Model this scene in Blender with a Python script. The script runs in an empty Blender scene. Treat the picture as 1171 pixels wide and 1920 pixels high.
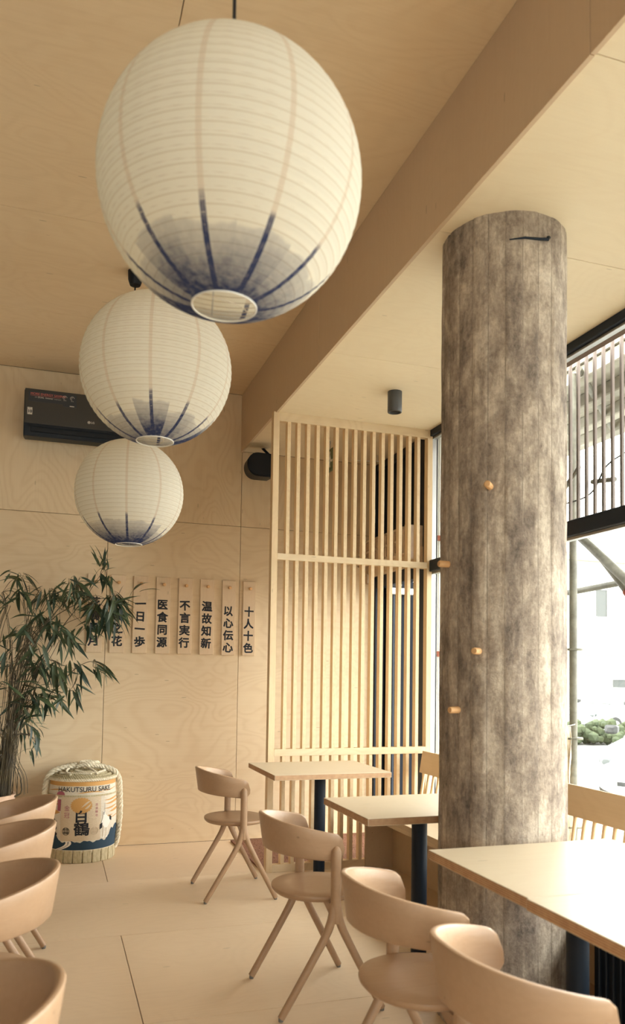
import bpy, bmesh, math, random
from math import sin, cos, pi, radians, sqrt, atan2
from mathutils import Vector, Matrix
random.seed(7)
S = bpy.context.scene
COL = S.collection

# ------------------------------------------------------------------ camera
cam_d = bpy.data.cameras.new('camera'); cam = bpy.data.objects.new('camera', cam_d); COL.objects.link(cam); S.camera = cam
CAM_H = 1.36
yaw, pitch, roll = .31732, .05027, .01504
fwd = Vector((sin(yaw)*cos(pitch), cos(yaw)*cos(pitch), sin(pitch)))
rt0 = Vector((cos(yaw), -sin(yaw), 0)); up0 = rt0.cross(fwd)
rt = cos(roll)*rt0 + sin(roll)*up0; up = -sin(roll)*rt0 + cos(roll)*up0
m = Matrix((rt, up, -fwd)).transposed().to_4x4(); m.translation = (0, 0, CAM_H); cam.matrix_world = m
cam_d.sensor_fit = 'VERTICAL'; cam_d.sensor_height = 36; cam_d.sensor_width = 36*1171/1920
cam_d.lens = 1477.8*36/1920; cam_d.shift_y = (1183.84-960)/1920
cam_d.clip_start = .02; cam_d.clip_end = 300
cam_d.dof.use_dof = True; cam_d.dof.focus_distance = 5.2; cam_d.dof.aperture_fstop = 3.4

# ------------------------------------------------------------------ world: bright overcast sky
W = bpy.data.worlds.new('overcast_sky'); S.world = W; W.use_nodes = True
bg = W.node_tree.nodes['Background']; bg.inputs[0].default_value = (1, .985, .95, 1); bg.inputs[1].default_value = 9.0
# sky portal over the shop window (guides sampling of the sky only)
pd = bpy.data.lights.new('window_portal', 'AREA'); pd.shape = 'RECTANGLE'; pd.size = 9.4; pd.size_y = 2.9; pd.cycles.is_portal = True
po = bpy.data.objects.new('window_portal', pd); COL.objects.link(po); po.location = (2.75, .9, 1.65)
po.rotation_euler = (0, radians(90), 0)
pd.size, pd.size_y = 2.9, 9.4
po2 = bpy.data.objects.new('door_portal', pd.copy()); COL.objects.link(po2); po2.location = (2.70, 5.78, 1.05); po2.rotation_euler = (0, radians(90), 0)
po2.data.size, po2.data.size_y = 2.12, .85
po3 = bpy.data.objects.new('fill_window_portal', pd.copy()); COL.objects.link(po3); po3.location = (-1.3, -3.72, 1.85); po3.rotation_euler = (radians(90), 0, 0)  # portal for the added fill window behind the camera
po3.data.size, po3.data.size_y = 1.2, 2.3
S.view_settings.view_transform = 'Standard'; S.view_settings.look = 'None'; S.view_settings.gamma = 1
S.view_settings.use_curve_mapping = False; S.view_settings.exposure = 0.66
S.cycles.use_denoising = True; S.cycles.max_bounces = 10; S.cycles.diffuse_bounces = 6; S.cycles.transparent_max_bounces = 12
S.cycles.sample_clamp_indirect = 6

# ------------------------------------------------------------------ dimensions
D = 6.264        # far wall
ZC = 3.623       # ceiling
ZS = 3.152       # soffit over the window side
XB = 1.4154      # face of the dropped beam
XW = 2.627       # window plane
XL, YB = -3.2, -3.6

# ------------------------------------------------------------------ materials
def srgb(r, g, b):
    f = lambda c: c/12.92 if c <= .04045 else ((c+.055)/1.055)**2.4
    return (f(r/255), f(g/255), f(b/255), 1)
class NT:
    def __init__(s, name):
        s.m = bpy.data.materials.new(name); s.m.use_nodes = True; s.t = s.m.node_tree
        s.p = s.t.nodes['Principled BSDF']; s.out = s.t.nodes['Material Output']
    def n(s, typ, **kw):
        o = s.t.nodes.new(typ)
        for k, v in kw.items():
            if k.startswith('i_'):
                key = k[2:]; key = int(key) if key.isdigit() else key.replace('_', ' ')
                o.inputs[key].default_value = v
            else: setattr(o, k, v)
        return o
    def l(s, a, b): s.t.links.new(a, b)
    def math(s, op, a, b=None, clamp=False):
        o = s.t.nodes.new('ShaderNodeMath'); o.operation = op; o.use_clamp = clamp
        for i, v in enumerate((a, b)):
            if v is None: continue
            if isinstance(v, (int, float)): o.inputs[i].default_value = v
            else: s.l(v, o.inputs[i])
        return o.outputs[0]
    def mix(s, f, a, b):
        o = s.t.nodes.new('ShaderNodeMix'); o.data_type = 'RGBA'
        for i, v in ((0, f), (6, a), (7, b)):
            if isinstance(v, (int, float)): o.inputs[i].default_value = v
            elif isinstance(v, tuple): o.inputs[i].default_value = v
            else: s.l(v, o.inputs[i])
        return o.outputs[2]
    def ramp(s, f, stops):
        o = s.t.nodes.new('ShaderNodeValToRGB'); e = o.color_ramp.elements
        while len(e) < len(stops): e.new(.5)
        for el, (p, c) in zip(e, stops): el.position = p; el.color = c if isinstance(c, tuple) else (c, c, c, 1)
        s.l(f, o.inputs[0]); return o.outputs[0]
def flat(name, col, rough=.6, metal=0, spec=.5):
    t = NT(name); t.p.inputs['Base Color'].default_value = col; t.p.inputs['Roughness'].default_value = rough
    t.p.inputs['Metallic'].default_value = metal; t.p.inputs['Specular IOR Level'].default_value = spec
    return t.m
def plywood(name, light, dark, grain='Z', scale=1.0, figure=.5, rough=.55, spec=.3):
    """rotary cut birch: loops of contour figure plus fine streaks along the grain"""
    t = NT(name); tc = t.n('ShaderNodeTexCoord'); oi = t.n('ShaderNodeObjectInfo')
    off = t.n('ShaderNodeVectorMath', operation='SCALE'); off.inputs[0].default_value = (13.7, 29.1, 7.3); t.l(oi.outputs['Random'], off.inputs['Scale'])
    add = t.n('ShaderNodeVectorMath', operation='ADD'); t.l(tc.outputs['Object'], add.inputs[0]); t.l(off.outputs[0], add.inputs[1])
    sc = {'X': (.7, 1.3, 1.3), 'Y': (1.3, .7, 1.3), 'Z': (1.3, 1.3, .7)}[grain]
    mp = t.n('ShaderNodeMapping'); mp.inputs['Scale'].default_value = tuple(c*scale for c in sc); t.l(add.outputs[0], mp.inputs[0])
    nz = t.n('ShaderNodeTexNoise', i_Scale=1.6, i_Detail=2.5, i_Roughness=.45, i_Distortion=.4); t.l(mp.outputs[0], nz.inputs['Vector'])
    loops = t.math('SINE', t.math('MULTIPLY', nz.outputs['Fac'], 130.0))
    loops = t.math('MULTIPLY', t.math('ADD', loops, 1.0), .5)
    loops = t.math('POWER', loops, 2.2)
    sf = {'X': (2, 90, 90), 'Y': (90, 2, 90), 'Z': (90, 90, 2)}[grain]
    mp2 = t.n('ShaderNodeMapping'); mp2.inputs['Scale'].default_value = sf; t.l(add.outputs[0], mp2.inputs[0])
    n2 = t.n('ShaderNodeTexNoise', i_Scale=1.0, i_Detail=3.0); t.l(mp2.outputs[0], n2.inputs['Vector'])
    big = t.n('ShaderNodeTexNoise', i_Scale=1.1, i_Detail=2.0); t.l(add.outputs[0], big.inputs['Vector'])
    f = t.math('ADD', t.math('MULTIPLY', loops, figure*.55), t.math('MULTIPLY', n2.outputs['Fac'], .45))
    f = t.math('ADD', f, t.math('MULTIPLY', t.math('SUBTRACT', big.outputs['Fac'], .5), .9), True)
    c = t.mix(f, light, dark)
    # small dark pin knots / dashes along the grain
    mp3 = t.n('ShaderNodeMapping'); mp3.inputs['Scale'].default_value = {'X': (5, 26, 26), 'Y': (26, 5, 26), 'Z': (26, 26, 5)}[grain]; t.l(add.outputs[0], mp3.inputs[0])
    vo = t.n('ShaderNodeTexVoronoi', i_Scale=.55); t.l(mp3.outputs[0], vo.inputs['Vector'])
    kn = t.math('LESS_THAN', vo.outputs['Distance'], .055)
    c = t.mix(t.math('MULTIPLY', kn, .45), c, tuple(x*.45 for x in dark[:3])+(1,))
    t.l(c, t.p.inputs['Base Color']); t.p.inputs['Roughness'].default_value = rough; t.p.inputs['Specular IOR Level'].default_value = spec
    b = t.n('ShaderNodeBump', i_Strength=.06, i_Distance=.01); t.l(n2.outputs['Fac'], b.inputs['Height']); t.l(b.outputs[0], t.p.inputs['Normal'])
    return t.m
def plyedge(name, axis, light, dark, freq=420):
    t = NT(name); tc = t.n('ShaderNodeTexCoord'); sp = t.n('ShaderNodeSeparateXYZ'); t.l(tc.outputs['Object'], sp.inputs[0])
    s_ = t.math('SINE', t.math('MULTIPLY', sp.outputs[axis], 2*pi*freq/1.0))
    nz = t.n('ShaderNodeTexNoise', i_Scale=40.0); t.l(tc.outputs['Object'], nz.inputs['Vector'])
    f = t.math('ADD', t.math('MULTIPLY', s_, .5), nz.outputs['Fac'], True)
    t.l(t.mix(f, light, dark), t.p.inputs['Base Color']); t.p.inputs['Roughness'].default_value = .65
    return t.m
PL, PD = srgb(226, 206, 172), srgb(208, 182, 144)
M = {}
M['wall_ply'] = plywood('birch_plywood_wall', PL, PD, 'Z')
M['wall_ply_h'] = plywood('birch_plywood_cross_grain', PL, PD, 'X')
M['ceil_ply'] = plywood('birch_plywood_ceiling', srgb(229, 208, 175), srgb(212, 186, 150), 'X', figure=.3)
M['soffit_ply'] = plywood('birch_plywood_soffit', srgb(236, 222, 193), srgb(224, 206, 175), 'X', figure=.25)
M['beam_ply'] = plywood('birch_plywood_beam', srgb(210, 186, 156), srgb(198, 171, 140), 'Z', figure=.15)
M['floor_ply'] = plywood('lacquered_birch_floor', srgb(222, 200, 170), srgb(206, 181, 150), 'X', figure=.2, rough=.42, spec=.4)
M['table_ply'] = plywood('birch_tabletop', srgb(204, 189, 162), srgb(192, 173, 144), 'X', figure=.2, rough=.38, spec=.5)
M['bench_ply'] = plywood('birch_bench', srgb(212, 190, 158), srgb(196, 170, 137), 'Y', figure=.25)
M['chair_wood'] = plywood('beech_veneer', srgb(178, 147, 117), srgb(160, 128, 98), 'X', 2.0, .15, rough=.4, spec=.45)
M['slat_wood'] = plywood('birch_slat', srgb(226, 202, 164), srgb(208, 178, 136), 'Z', 2.0, .2)
M['board'] = plywood('proverb_board_wood', srgb(222, 199, 166), srgb(206, 178, 143), 'Z', 2.0, .25)
M['edge_z'] = plyedge('plywood_edge_layers', 2, srgb(204, 168, 128), srgb(160, 120, 88), 160)
M['edge_slat'] = plyedge('plywood_slat_edge', 0, srgb(232, 212, 174), srgb(208, 176, 134), 220)
M['paint'] = flat('low_bounce_dark_grey', srgb(84, 86, 88), .8)  # unseen left and back walls, made dark to cut bounce onto the beam
M['gap'] = flat('joint_shadow_gap', srgb(88, 62, 44), .9)
M['black'] = flat('black_powder_coat', srgb(20, 26, 34), .5, spec=.3)
M['navy'] = flat('blue_black_steel', srgb(26, 35, 46), .5, spec=.25)
M['charcoal'] = flat('charcoal_plastic', srgb(74, 74, 74), .45)
M['steel'] = flat('brushed_steel', srgb(190, 190, 188), .35, 1)
M['white'] = flat('white_paint', srgb(232, 230, 222), .6)
M['glide'] = flat('grey_felt_glide', srgb(120, 116, 110), .8)
M['ink'] = flat('black_ink', srgb(30, 34, 42), .8)
M['peg'] = plywood('beech_peg', srgb(222, 178, 128), srgb(200, 150, 100), 'Y', 3, .1)

def concrete():
    t = NT('board_formed_concrete'); tc = t.n('ShaderNodeTexCoord'); sp = t.n('ShaderNodeSeparateXYZ'); t.l(tc.outputs['Object'], sp.inputs[0])
    ang = t.math('ARCTAN2', sp.outputs[1], sp.outputs[0])
    bi = t.math('FLOOR', t.math('MULTIPLY', t.math('ADD', ang, pi), 24/(2*pi)))
    wn = t.n('ShaderNodeTexWhiteNoise', noise_dimensions='1D'); t.l(bi, wn.inputs['W'])
    mp = t.n('ShaderNodeMapping'); mp.inputs['Scale'].default_value = (5, 5, 2.5); t.l(tc.outputs['Object'], mp.inputs[0])
    n1 = t.n('ShaderNodeTexNoise', i_Scale=2.1, i_Detail=11.0, i_Roughness=.74, i_Distortion=.2); t.l(mp.outputs[0], n1.inputs['Vector'])
    mp2 = t.n('ShaderNodeMapping'); mp2.inputs['Scale'].default_value = (20, 20, 2.2); t.l(tc.outputs['Object'], mp2.inputs[0])
    n2 = t.n('ShaderNodeTexNoise', i_Scale=1.0, i_Detail=6.0, i_Roughness=.65); t.l(mp2.outputs[0], n2.inputs['Vector'])
    n3 = t.n('ShaderNodeTexNoise', i_Scale=60.0, i_Detail=6.0, i_Roughness=.7); t.l(tc.outputs['Object'], n3.inputs['Vector'])
    f = t.math('ADD', t.math('MULTIPLY', n1.outputs['Fac'], 1.2), t.math('MULTIPLY', n2.outputs['Fac'], .4))
    f = t.math('ADD', f, t.math('MULTIPLY', wn.outputs['Value'], .10))
    f = t.math('ADD', f, t.math('MULTIPLY', n3.outputs['Fac'], .34))
    c = t.ramp(t.math('MULTIPLY', f, .49), [(.37, srgb(100, 91, 83)), (.45, srgb(142, 129, 117)), (.52, srgb(174, 160, 144)), (.60, srgb(210, 198, 180))])
    # dark bleed along the board joints
    fr = t.math('FRACT', t.math('MULTIPLY', t.math('ADD', ang, pi), 24/(2*pi)))
    ed = t.math('LESS_THAN', t.math('ABSOLUTE', t.math('SUBTRACT', fr, .5)), .468)
    ed = t.math('MULTIPLY', t.math('SUBTRACT', 1.0, ed), t.math('GREATER_THAN', t.math('ADD', n1.outputs['Fac'], t.math('MULTIPLY', wn.outputs['Value'], .12)), .56))
    c = t.mix(t.math('MULTIPLY', ed, .4), c, srgb(66, 56, 50))
    t.l(c, t.p.inputs['Base Color']); t.p.inputs['Roughness'].default_value = .85; t.p.inputs['Specular IOR Level'].default_value = .25
    h = t.math('ADD', t.math('MULTIPLY', n1.outputs['Fac'], 1.0), t.math('MULTIPLY', n3.outputs['Fac'], .5))
    b = t.n('ShaderNodeBump', i_Strength=.7, i_Distance=.014); t.l(h, b.inputs['Height']); t.l(b.outputs[0], t.p.inputs['Normal'])
    return t.m
M['concrete'] = concrete()

def paper():
    """white washi shade, gores lapped at ten seams, the lower part dipped in indigo"""
    t = NT('dip_dyed_washi'); tc = t.n('ShaderNodeTexCoord'); sp = t.n('ShaderNodeSeparateXYZ'); t.l(tc.outputs['Object'], sp.inputs[0])
    oi = t.n('ShaderNodeObjectInfo')
    g = t.math('MULTIPLY', t.math('ADD', t.math('ARCTAN2', sp.outputs[1], sp.outputs[0]), pi), 10/(2*pi))
    fr = t.math('FRACT', g); gi = t.math('FLOOR', g)
    r = t.math('SQRT', t.math('ADD', t.math('POWER', sp.outputs[0], 2.0), t.math('POWER', sp.outputs[1], 2.0)))
    dist = t.math('MULTIPLY', t.math('ABSOLUTE', t.math('SUBTRACT', fr, .5)), t.math('MULTIPLY', r, 2*pi/10))   # metres from gore edge midline
    seam = t.math('LESS_THAN', dist, .0062)
    wn = t.n('ShaderNodeTexWhiteNoise', noise_dimensions='1D'); t.l(t.math('ADD', gi, t.math('MULTIPLY', oi.outputs['Random'], 50.0)), wn.inputs['W'])
    nz = t.n('ShaderNodeTexNoise', i_Scale=9.0, i_Detail=4.0); t.l(tc.outputs['Object'], nz.inputs['Vector'])
    fine = t.n('ShaderNodeTexNoise', i_Scale=70.0, i_Detail=4.0); t.l(tc.outputs['Object'], fine.inputs['Vector'])
    lvl = t.math('ADD', t.math('MULTIPLY', wn.outputs['Value'], .05), t.math('MULTIPLY', t.math('SUBTRACT', nz.outputs['Fac'], .5), .05))
    zz = t.math('ADD', sp.outputs[2], t.math('MULTIPLY', t.math('SUBTRACT', lvl, .03), 1.0))
    dye = t.ramp(t.math('MULTIPLY', t.math('ADD', zz, .3), 1/.6), [(.0, 1.0), (.03, .85), (.07, .55), (.105, .36), (.135, .26), (.145, .0)])
    lines = t.ramp(t.math('MULTIPLY', t.math('ADD', t.math('ADD', zz, -.012), .3), 1/.6), [(.0, 1.0), (.1, .95), (.165, .75), (.19, .0)])
    fade = t.math('MULTIPLY', t.math('ADD', t.math('MULTIPLY', fine.outputs['Fac'], .7), .65), 1.0)
    f = t.math('MAXIMUM', t.math('MULTIPLY', dye, fade), t.math('MULTIPLY', t.math('MULTIPLY', seam, lines), fade), True)
    th = t.math('ARCCOSINE', t.math('MULTIPLY', sp.outputs[2], 1/.3), None); rp = t.math('FRACT', t.math('ADD', t.math('MULTIPLY', t.math('SUBTRACT', th, math.asin(.22)), 34/(pi-math.asin(.22)-math.asin(.24))), .5))
    ring = t.math('LESS_THAN', t.math('ABSOLUTE', t.math('SUBTRACT', rp, .5)), .055)
    base = t.mix(t.math('MULTIPLY', seam, .55), srgb(244, 240, 226), srgb(226, 208, 186))
    base = t.mix(t.math('MULTIPLY', ring, .5), base, srgb(206, 192, 166))
    col = t.mix(f, base, srgb(66, 75, 110))
    dif = t.n('ShaderNodeBsdfDiffuse'); tr = t.n('ShaderNodeBsdfTranslucent'); mx = t.n('ShaderNodeMixShader'); mx.inputs[0].default_value = .5
    t.l(col, dif.inputs[0]); t.l(col, tr.inputs[0]); t.l(dif.outputs[0], mx.inputs[1]); t.l(tr.outputs[0], mx.inputs[2]); t.l(mx.outputs[0], t.out.inputs[0])
    b = t.n('ShaderNodeBump', i_Strength=.12, i_Distance=.004); t.l(nz.outputs['Fac'], b.inputs['Height']); t.l(b.outputs[0], dif.inputs['Normal'])
    return t.m
M['paper'] = paper()
M['wire'] = flat('paper_covered_wire', srgb(222, 212, 194), .8)
def glass():
    t = NT('window_glass'); tr = t.n('ShaderNodeBsdfTransparent'); gl = t.n('ShaderNodeBsdfGlossy', i_Roughness=.02); lw = t.n('ShaderNodeLayerWeight')
    tr.inputs[0].default_value = (.95, .97, .96, 1); mx = t.n('ShaderNodeMixShader')
    f = t.math('ADD', t.math('MULTIPLY', t.math('POWER', lw.outputs['Facing'], 5.0), .6), .03)
    t.l(f, mx.inputs[0]); t.l(tr.outputs[0], mx.inputs[1]); t.l(gl.outputs[0], mx.inputs[2]); t.l(mx.outputs[0], t.out.inputs[0]); return t.m
M['glass'] = glass()
def leafmat():
    t = NT('bamboo_leaf'); oi = t.n('ShaderNodeObjectInfo'); tc = t.n('ShaderNodeTexCoord')
    nz = t.n('ShaderNodeTexNoise', i_Scale=4.0); t.l(tc.outputs['Object'], nz.inputs['Vector'])
    c = t.mix(oi.outputs['Random'], srgb(36, 56, 46), srgb(84, 98, 64)); c = t.mix(t.math('MULTIPLY', nz.outputs['Fac'], .5), c, srgb(40, 58, 50))
    tr = t.n('ShaderNodeBsdfTranslucent'); mx = t.n('ShaderNodeMixShader'); mx.inputs[0].default_value = .15
    t.l(c, t.p.inputs['Base Color']); t.p.inputs['Roughness'].default_value = .4; t.l(c, tr.inputs[0])
    t.l(t.p.outputs[0], mx.inputs[1]); t.l(tr.outputs[0], mx.inputs[2]); t.l(mx.outputs[0], t.out.inputs[0]); return t.m
M['leaf'] = leafmat()
def noisy(name, a, b, scale, rough=.9, bump=.3, stretch=(1, 1, 1)):
    t = NT(name); tc = t.n('ShaderNodeTexCoord'); mp = t.n('ShaderNodeMapping'); mp.inputs['Scale'].default_value = stretch; t.l(tc.outputs['Object'], mp.inputs[0])
    nz = t.n('ShaderNodeTexNoise', i_Scale=scale, i_Detail=5.0, i_Roughness=.65); t.l(mp.outputs[0], nz.inputs['Vector'])
    t.l(t.mix(t.ramp(nz.outputs['Fac'], [(.35, 0.), (.65, 1.)]), a, b), t.p.inputs['Base Color']); t.p.inputs['Roughness'].default_value = rough
    bp = t.n('ShaderNodeBump', i_Strength=bump, i_Distance=.01); t.l(nz.outputs['Fac'], bp.inputs['Height']); t.l(bp.outputs[0], t.p.inputs['Normal']); return t.m
M['culm'] = noisy('bamboo_culm', srgb(96, 84, 56), srgb(62, 56, 46), 12, .6)
M['coir'] = noisy('coir_mat', srgb(150, 106, 78), srgb(112, 74, 54), 90, .95, .8)
M['rope'] = noisy('straw_rope', srgb(240, 233, 212), srgb(216, 205, 176), 60, .9, .5)
M['straw'] = noisy('woven_straw', srgb(214, 202, 168), srgb(172, 160, 122), 30, .9, .6, (6, 6, 1))
M['wrap'] = noisy('printed_straw_wrap', srgb(238, 232, 216), srgb(222, 212, 190), 50, .85, .5, (1, 1, 9))
M['label'] = noisy('cream_label', srgb(222, 206, 178), srgb(212, 194, 164), 60, .85, .4, (1, 1, 9))
M['gold'] = flat('gold_print', srgb(206, 158, 92), .7); M['printnavy'] = flat('navy_print', srgb(34, 62, 82), .8)
M['magenta'] = flat('plum_print', srgb(168, 96, 110), .8); M['printwhite'] = flat('white_print', srgb(244, 240, 230), .85); M['faint'] = flat('pale_tan_print', srgb(196, 176, 146), .85)
M['pot'] = noisy('sand_planter', srgb(214, 184, 158), srgb(200, 168, 142), 20, .8, .1); M['soil'] = noisy('dark_soil', srgb(62, 50, 44), srgb(40, 34, 32), 50)
M['acgrey'] = flat('smoked_mirror_panel', srgb(66, 64, 60), .4, spec=.3); M['acdark'] = flat('black_gloss_plastic', srgb(18, 25, 33), .45, spec=.3)
M['acred'] = flat('pink_print', srgb(196, 108, 98), .7); M['acwhite'] = flat('white_print_small', srgb(206, 200, 188), .7); M['sticker'] = flat('dark_sticker', srgb(44, 50, 56), .4)
M['canopy'] = noisy('weathered_concrete', srgb(168, 164, 150), srgb(128, 124, 112), 3)
M['louvre'] = flat('brown_grey_louvre', srgb(112, 98, 90), .6); M['scaf'] = noisy('galvanised_scaffold', srgb(112, 109, 96), srgb(84, 82, 70), 14, .6, .1)
M['rust'] = noisy('rusty_clamp', srgb(150, 66, 40), srgb(116, 52, 34), 30)
M['facade'] = flat('white_fluted_facade', srgb(220, 218, 208), .6); M['asphalt'] = noisy('pale_asphalt', srgb(128, 128, 124), srgb(112, 112, 108), 4)
M['carwhite'] = flat('white_car_paint', srgb(214, 216, 214), .25); M['cardark'] = flat('dark_car_trim', srgb(26, 28, 28), .5); M['carglass'] = flat('car_glass', srgb(60, 68, 68), .15)
M['lamp'] = flat('headlight_lens', srgb(66, 72, 72), .15); M['building'] = flat('white_render', srgb(190, 190, 184), .8); M['winglass'] = flat('far_window_glass', srgb(50, 54, 52), .3)
M['hedge'] = noisy('hedge_leaves', srgb(60, 68, 42), srgb(40, 50, 30), 3); M['film'] = flat('blackened_door_panel', srgb(20, 26, 34), .6, spec=.15)
M['grille'] = flat('perforated_metal', srgb(176, 148, 120), .5); M['frost'] = noisy('wrapped_plastic', srgb(214, 196, 170), srgb(190, 166, 138), 6, .25, .4)
M['green'] = flat('exit_sign_green', srgb(96, 112, 84), .6)
M['radiator'] = flat('radiator_black', srgb(30, 38, 47), .5)

# ------------------------------------------------------------------ builders
def tag(o, label=None, cat=None, group=None, kind=None):
    for k, v in (('label', label), ('category', cat), ('group', group), ('kind', kind)):
        if v: o[k] = v
    return o
def empty(name, loc=(0, 0, 0), rz=0):
    o = bpy.data.objects.new(name, None); o.empty_display_size = .1; COL.objects.link(o); o.location = loc; o.rotation_euler = (0, 0, rz); return o
def obj(name, bm, mats, parent=None, loc=(0, 0, 0), smooth=False, kind=None, label=None):
    me = bpy.data.meshes.new(name); bmesh.ops.recalc_face_normals(bm, faces=bm.faces[:]) if not getattr(bm, 'keepn', 0) else None
    bm.to_mesh(me); bm.free()
    for mm in (mats if isinstance(mats, (list, tuple)) else [mats]): me.materials.append(M[mm])
    if smooth:
        me.polygons.foreach_set('use_smooth', [True]*len(me.polygons))
        try: me.set_sharp_from_angle(angle=radians(38))
        except Exception: pass
    o = bpy.data.objects.new(name, me); COL.objects.link(o); o.parent = parent; o.location = loc
    if kind: o['kind'] = kind
    if label: o['label'] = label
    return o
def inst(name, me, parent=None, mat=None):
    o = bpy.data.objects.new(name, me); COL.objects.link(o); o.parent = parent
    if mat is not None: o.matrix_local = mat
    return o
def copy_tree(o, parent=None):
    c = o.copy(); COL.objects.link(c); c.parent = parent
    for ch in o.children: copy_tree(ch, c)
    return c
def box(bm, x0, x1, y0, y1, z0, z1, bev=0, mat=0, edge=None, seg=1, mtx=None):
    T = Matrix.Translation(((x0+x1)/2, (y0+y1)/2, (z0+z1)/2)) @ Matrix.Diagonal((abs(x1-x0), abs(y1-y0), abs(z1-z0), 1))
    if mtx is not None: T = mtx @ T
    r = bmesh.ops.create_cube(bm, size=1, matrix=T); vs = r['verts']
    fs = list({f for v in vs for f in v.link_faces})
    for f in fs: f.material_index = mat
    if edge is not None:
        for f in fs:
            f.normal_update()
            if abs(f.normal.z) < .5: f.material_index = edge
    if bev:
        es = list({e for v in vs for e in v.link_edges}); bmesh.ops.bevel(bm, geom=es, offset=bev, segments=seg, affect='EDGES', profile=.6)
    return bm
def bx(*a, **k): return box(bmesh.new(), *a, **k)
def catmull(pts, n):
    P = [Vector(p) for p in pts]; out = []
    if len(P) == 2: return [P[0].lerp(P[1], i/n) for i in range(n+1)]
    for i in range(len(P)-1):
        p0, p1, p2, p3 = P[max(i-1, 0)], P[i], P[i+1], P[min(i+2, len(P)-1)]
        for k in range(n):
            t = k/n; out.append(.5*((2*p1)+(p2-p0)*t+(2*p0-5*p1+4*p2-p3)*t*t+(3*p1-p0-3*p2+p3)*t**3))
    out.append(P[-1]); return out
def frames(P):
    T = [(P[min(i+1, len(P)-1)]-P[max(i-1, 0)]).normalized() for i in range(len(P))]
    a = Vector((0, 0, 1)) if abs(T[0].z) < .9 else Vector((1, 0, 0)); N = [(a-T[0]*a.dot(T[0])).normalized()]
    for i in range(1, len(P)):
        n = N[-1]-T[i]*N[-1].dot(T[i]); N.append(n.normalized() if n.length > 1e-6 else N[-1])
    return T, N, [t.cross(n) for t, n in zip(T, N)]
def tube(bm, pts, r, seg=8, caps=True, mat=0, sx=1.0, sy=1.0, closed=False):
    P = [Vector(p) for p in pts]; T, N, B = frames(P); rings = []
    for i, p in enumerate(P):
        ri = r[i] if isinstance(r, (list, tuple)) else r
        rings.append([bm.verts.new(p+(N[i]*cos(2*pi*k/seg)*sx+B[i]*sin(2*pi*k/seg)*sy)*ri) for k in range(seg)])
    for a, b in zip(rings, rings[1:]+([rings[0]] if closed else [])):
        for k in range(seg):
            f = bm.faces.new((a[k], a[(k+1) % seg], b[(k+1) % seg], b[k])); f.material_index = mat
    if caps and not closed:
        for rg in (rings[0], rings[-1]): bm.faces.new(rg).material_index = mat
    return bm
def lathe(bm, prof, seg=32, c=(0, 0, 0), mat=0, cap=True, fn=None):
    rings = []
    for r, z in prof:
        rings.append([bm.verts.new((c[0]+(fn(r, z, 2*pi*k/seg) if fn else r)*cos(2*pi*k/seg), c[1]+(fn(r, z, 2*pi*k/seg) if fn else r)*sin(2*pi*k/seg), c[2]+z)) for k in range(seg)])
    for a, b in zip(rings, rings[1:]):
        for k in range(seg):
            f = bm.faces.new((a[k], a[(k+1) % seg], b[(k+1) % seg], b[k])); f.material_index = mat
    if cap:
        for rg in (rings[0], rings[-1]): bm.faces.new(rg).material_index = mat
    return bm
def rope(bm, pts, R, pitch=.05, n=10):
    P = catmull(pts, n); L = [0]
    for a, b in zip(P, P[1:]): L.append(L[-1]+(b-a).length)
    m_ = max(8, int(L[-1]/pitch*8)); Q = []; j = 0
    for i in range(m_+1):
        s = L[-1]*i/m_
        while j < len(L)-2 and L[j+1] < s: j += 1
        Q.append(P[j].lerp(P[j+1], 0 if L[j+1] == L[j] else (s-L[j])/(L[j+1]-L[j])))
    T, N, B = frames(Q)
    for k in range(3):
        tube(bm, [Q[i]+(N[i]*cos(2*pi*(k/3+i/8))+B[i]*sin(2*pi*(k/3+i/8)))*R*.5 for i in range(len(Q))], R*.56, 6)
    return bm
def text_bm(body, size, bold=0.0, align='CENTER', cy=True):
    c = bpy.data.curves.new('txt', 'FONT'); c.body = body; c.size = size; c.align_x = align; c.resolution_u = 3
    if bold > 0: c.bevel_depth = bold*size; c.bevel_resolution = 0
    if cy: c.align_y = 'CENTER'
    o = bpy.data.objects.new('txt', c); COL.objects.link(o); dg = bpy.context.evaluated_depsgraph_get()
    me = bpy.data.meshes.new_from_object(o.evaluated_get(dg)); bpy.data.objects.remove(o); bpy.data.curves.remove(c)
    bm = bmesh.new(); bm.from_mesh(me); bpy.data.meshes.remove(me)
    if bold > 0:
        bmesh.ops.delete(bm, geom=[f for f in bm.faces if f.calc_center_median().z < -1e-6], context='FACES')
        for v in bm.verts: v.co.z *= .03
    return bm
def join_bm(dst, src, mtx=None, mat=0, fn=None):
    mp = {}
    for v in src.verts:
        co = mtx @ v.co if mtx is not None else v.co
        mp[v] = dst.verts.new(fn(co) if fn else co)
    for f in src.faces:
        try: dst.faces.new([mp[v] for v in f.verts]).material_index = mat
        except ValueError: pass
    src.free(); return dst
FACE_Y = Matrix(((1, 0, 0, 0), (0, 0, -1, 0), (0, 1, 0, 0), (0, 0, 0, 1)))   # text plane -> facing -Y

# ================================================================== SETTING
def panel(parent, mat, x0, x1, y0, y1, z0, z1, g=.0017, axes='xz', bev=.0012, name='plywood_panel'):
    a = [x0, x1, y0, y1, z0, z1]
    for i, ax in enumerate('xyz'):
        if ax in axes: a[2*i] += g; a[2*i+1] -= g
    return obj(name, bx(*a, bev=bev), mat, parent)
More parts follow.
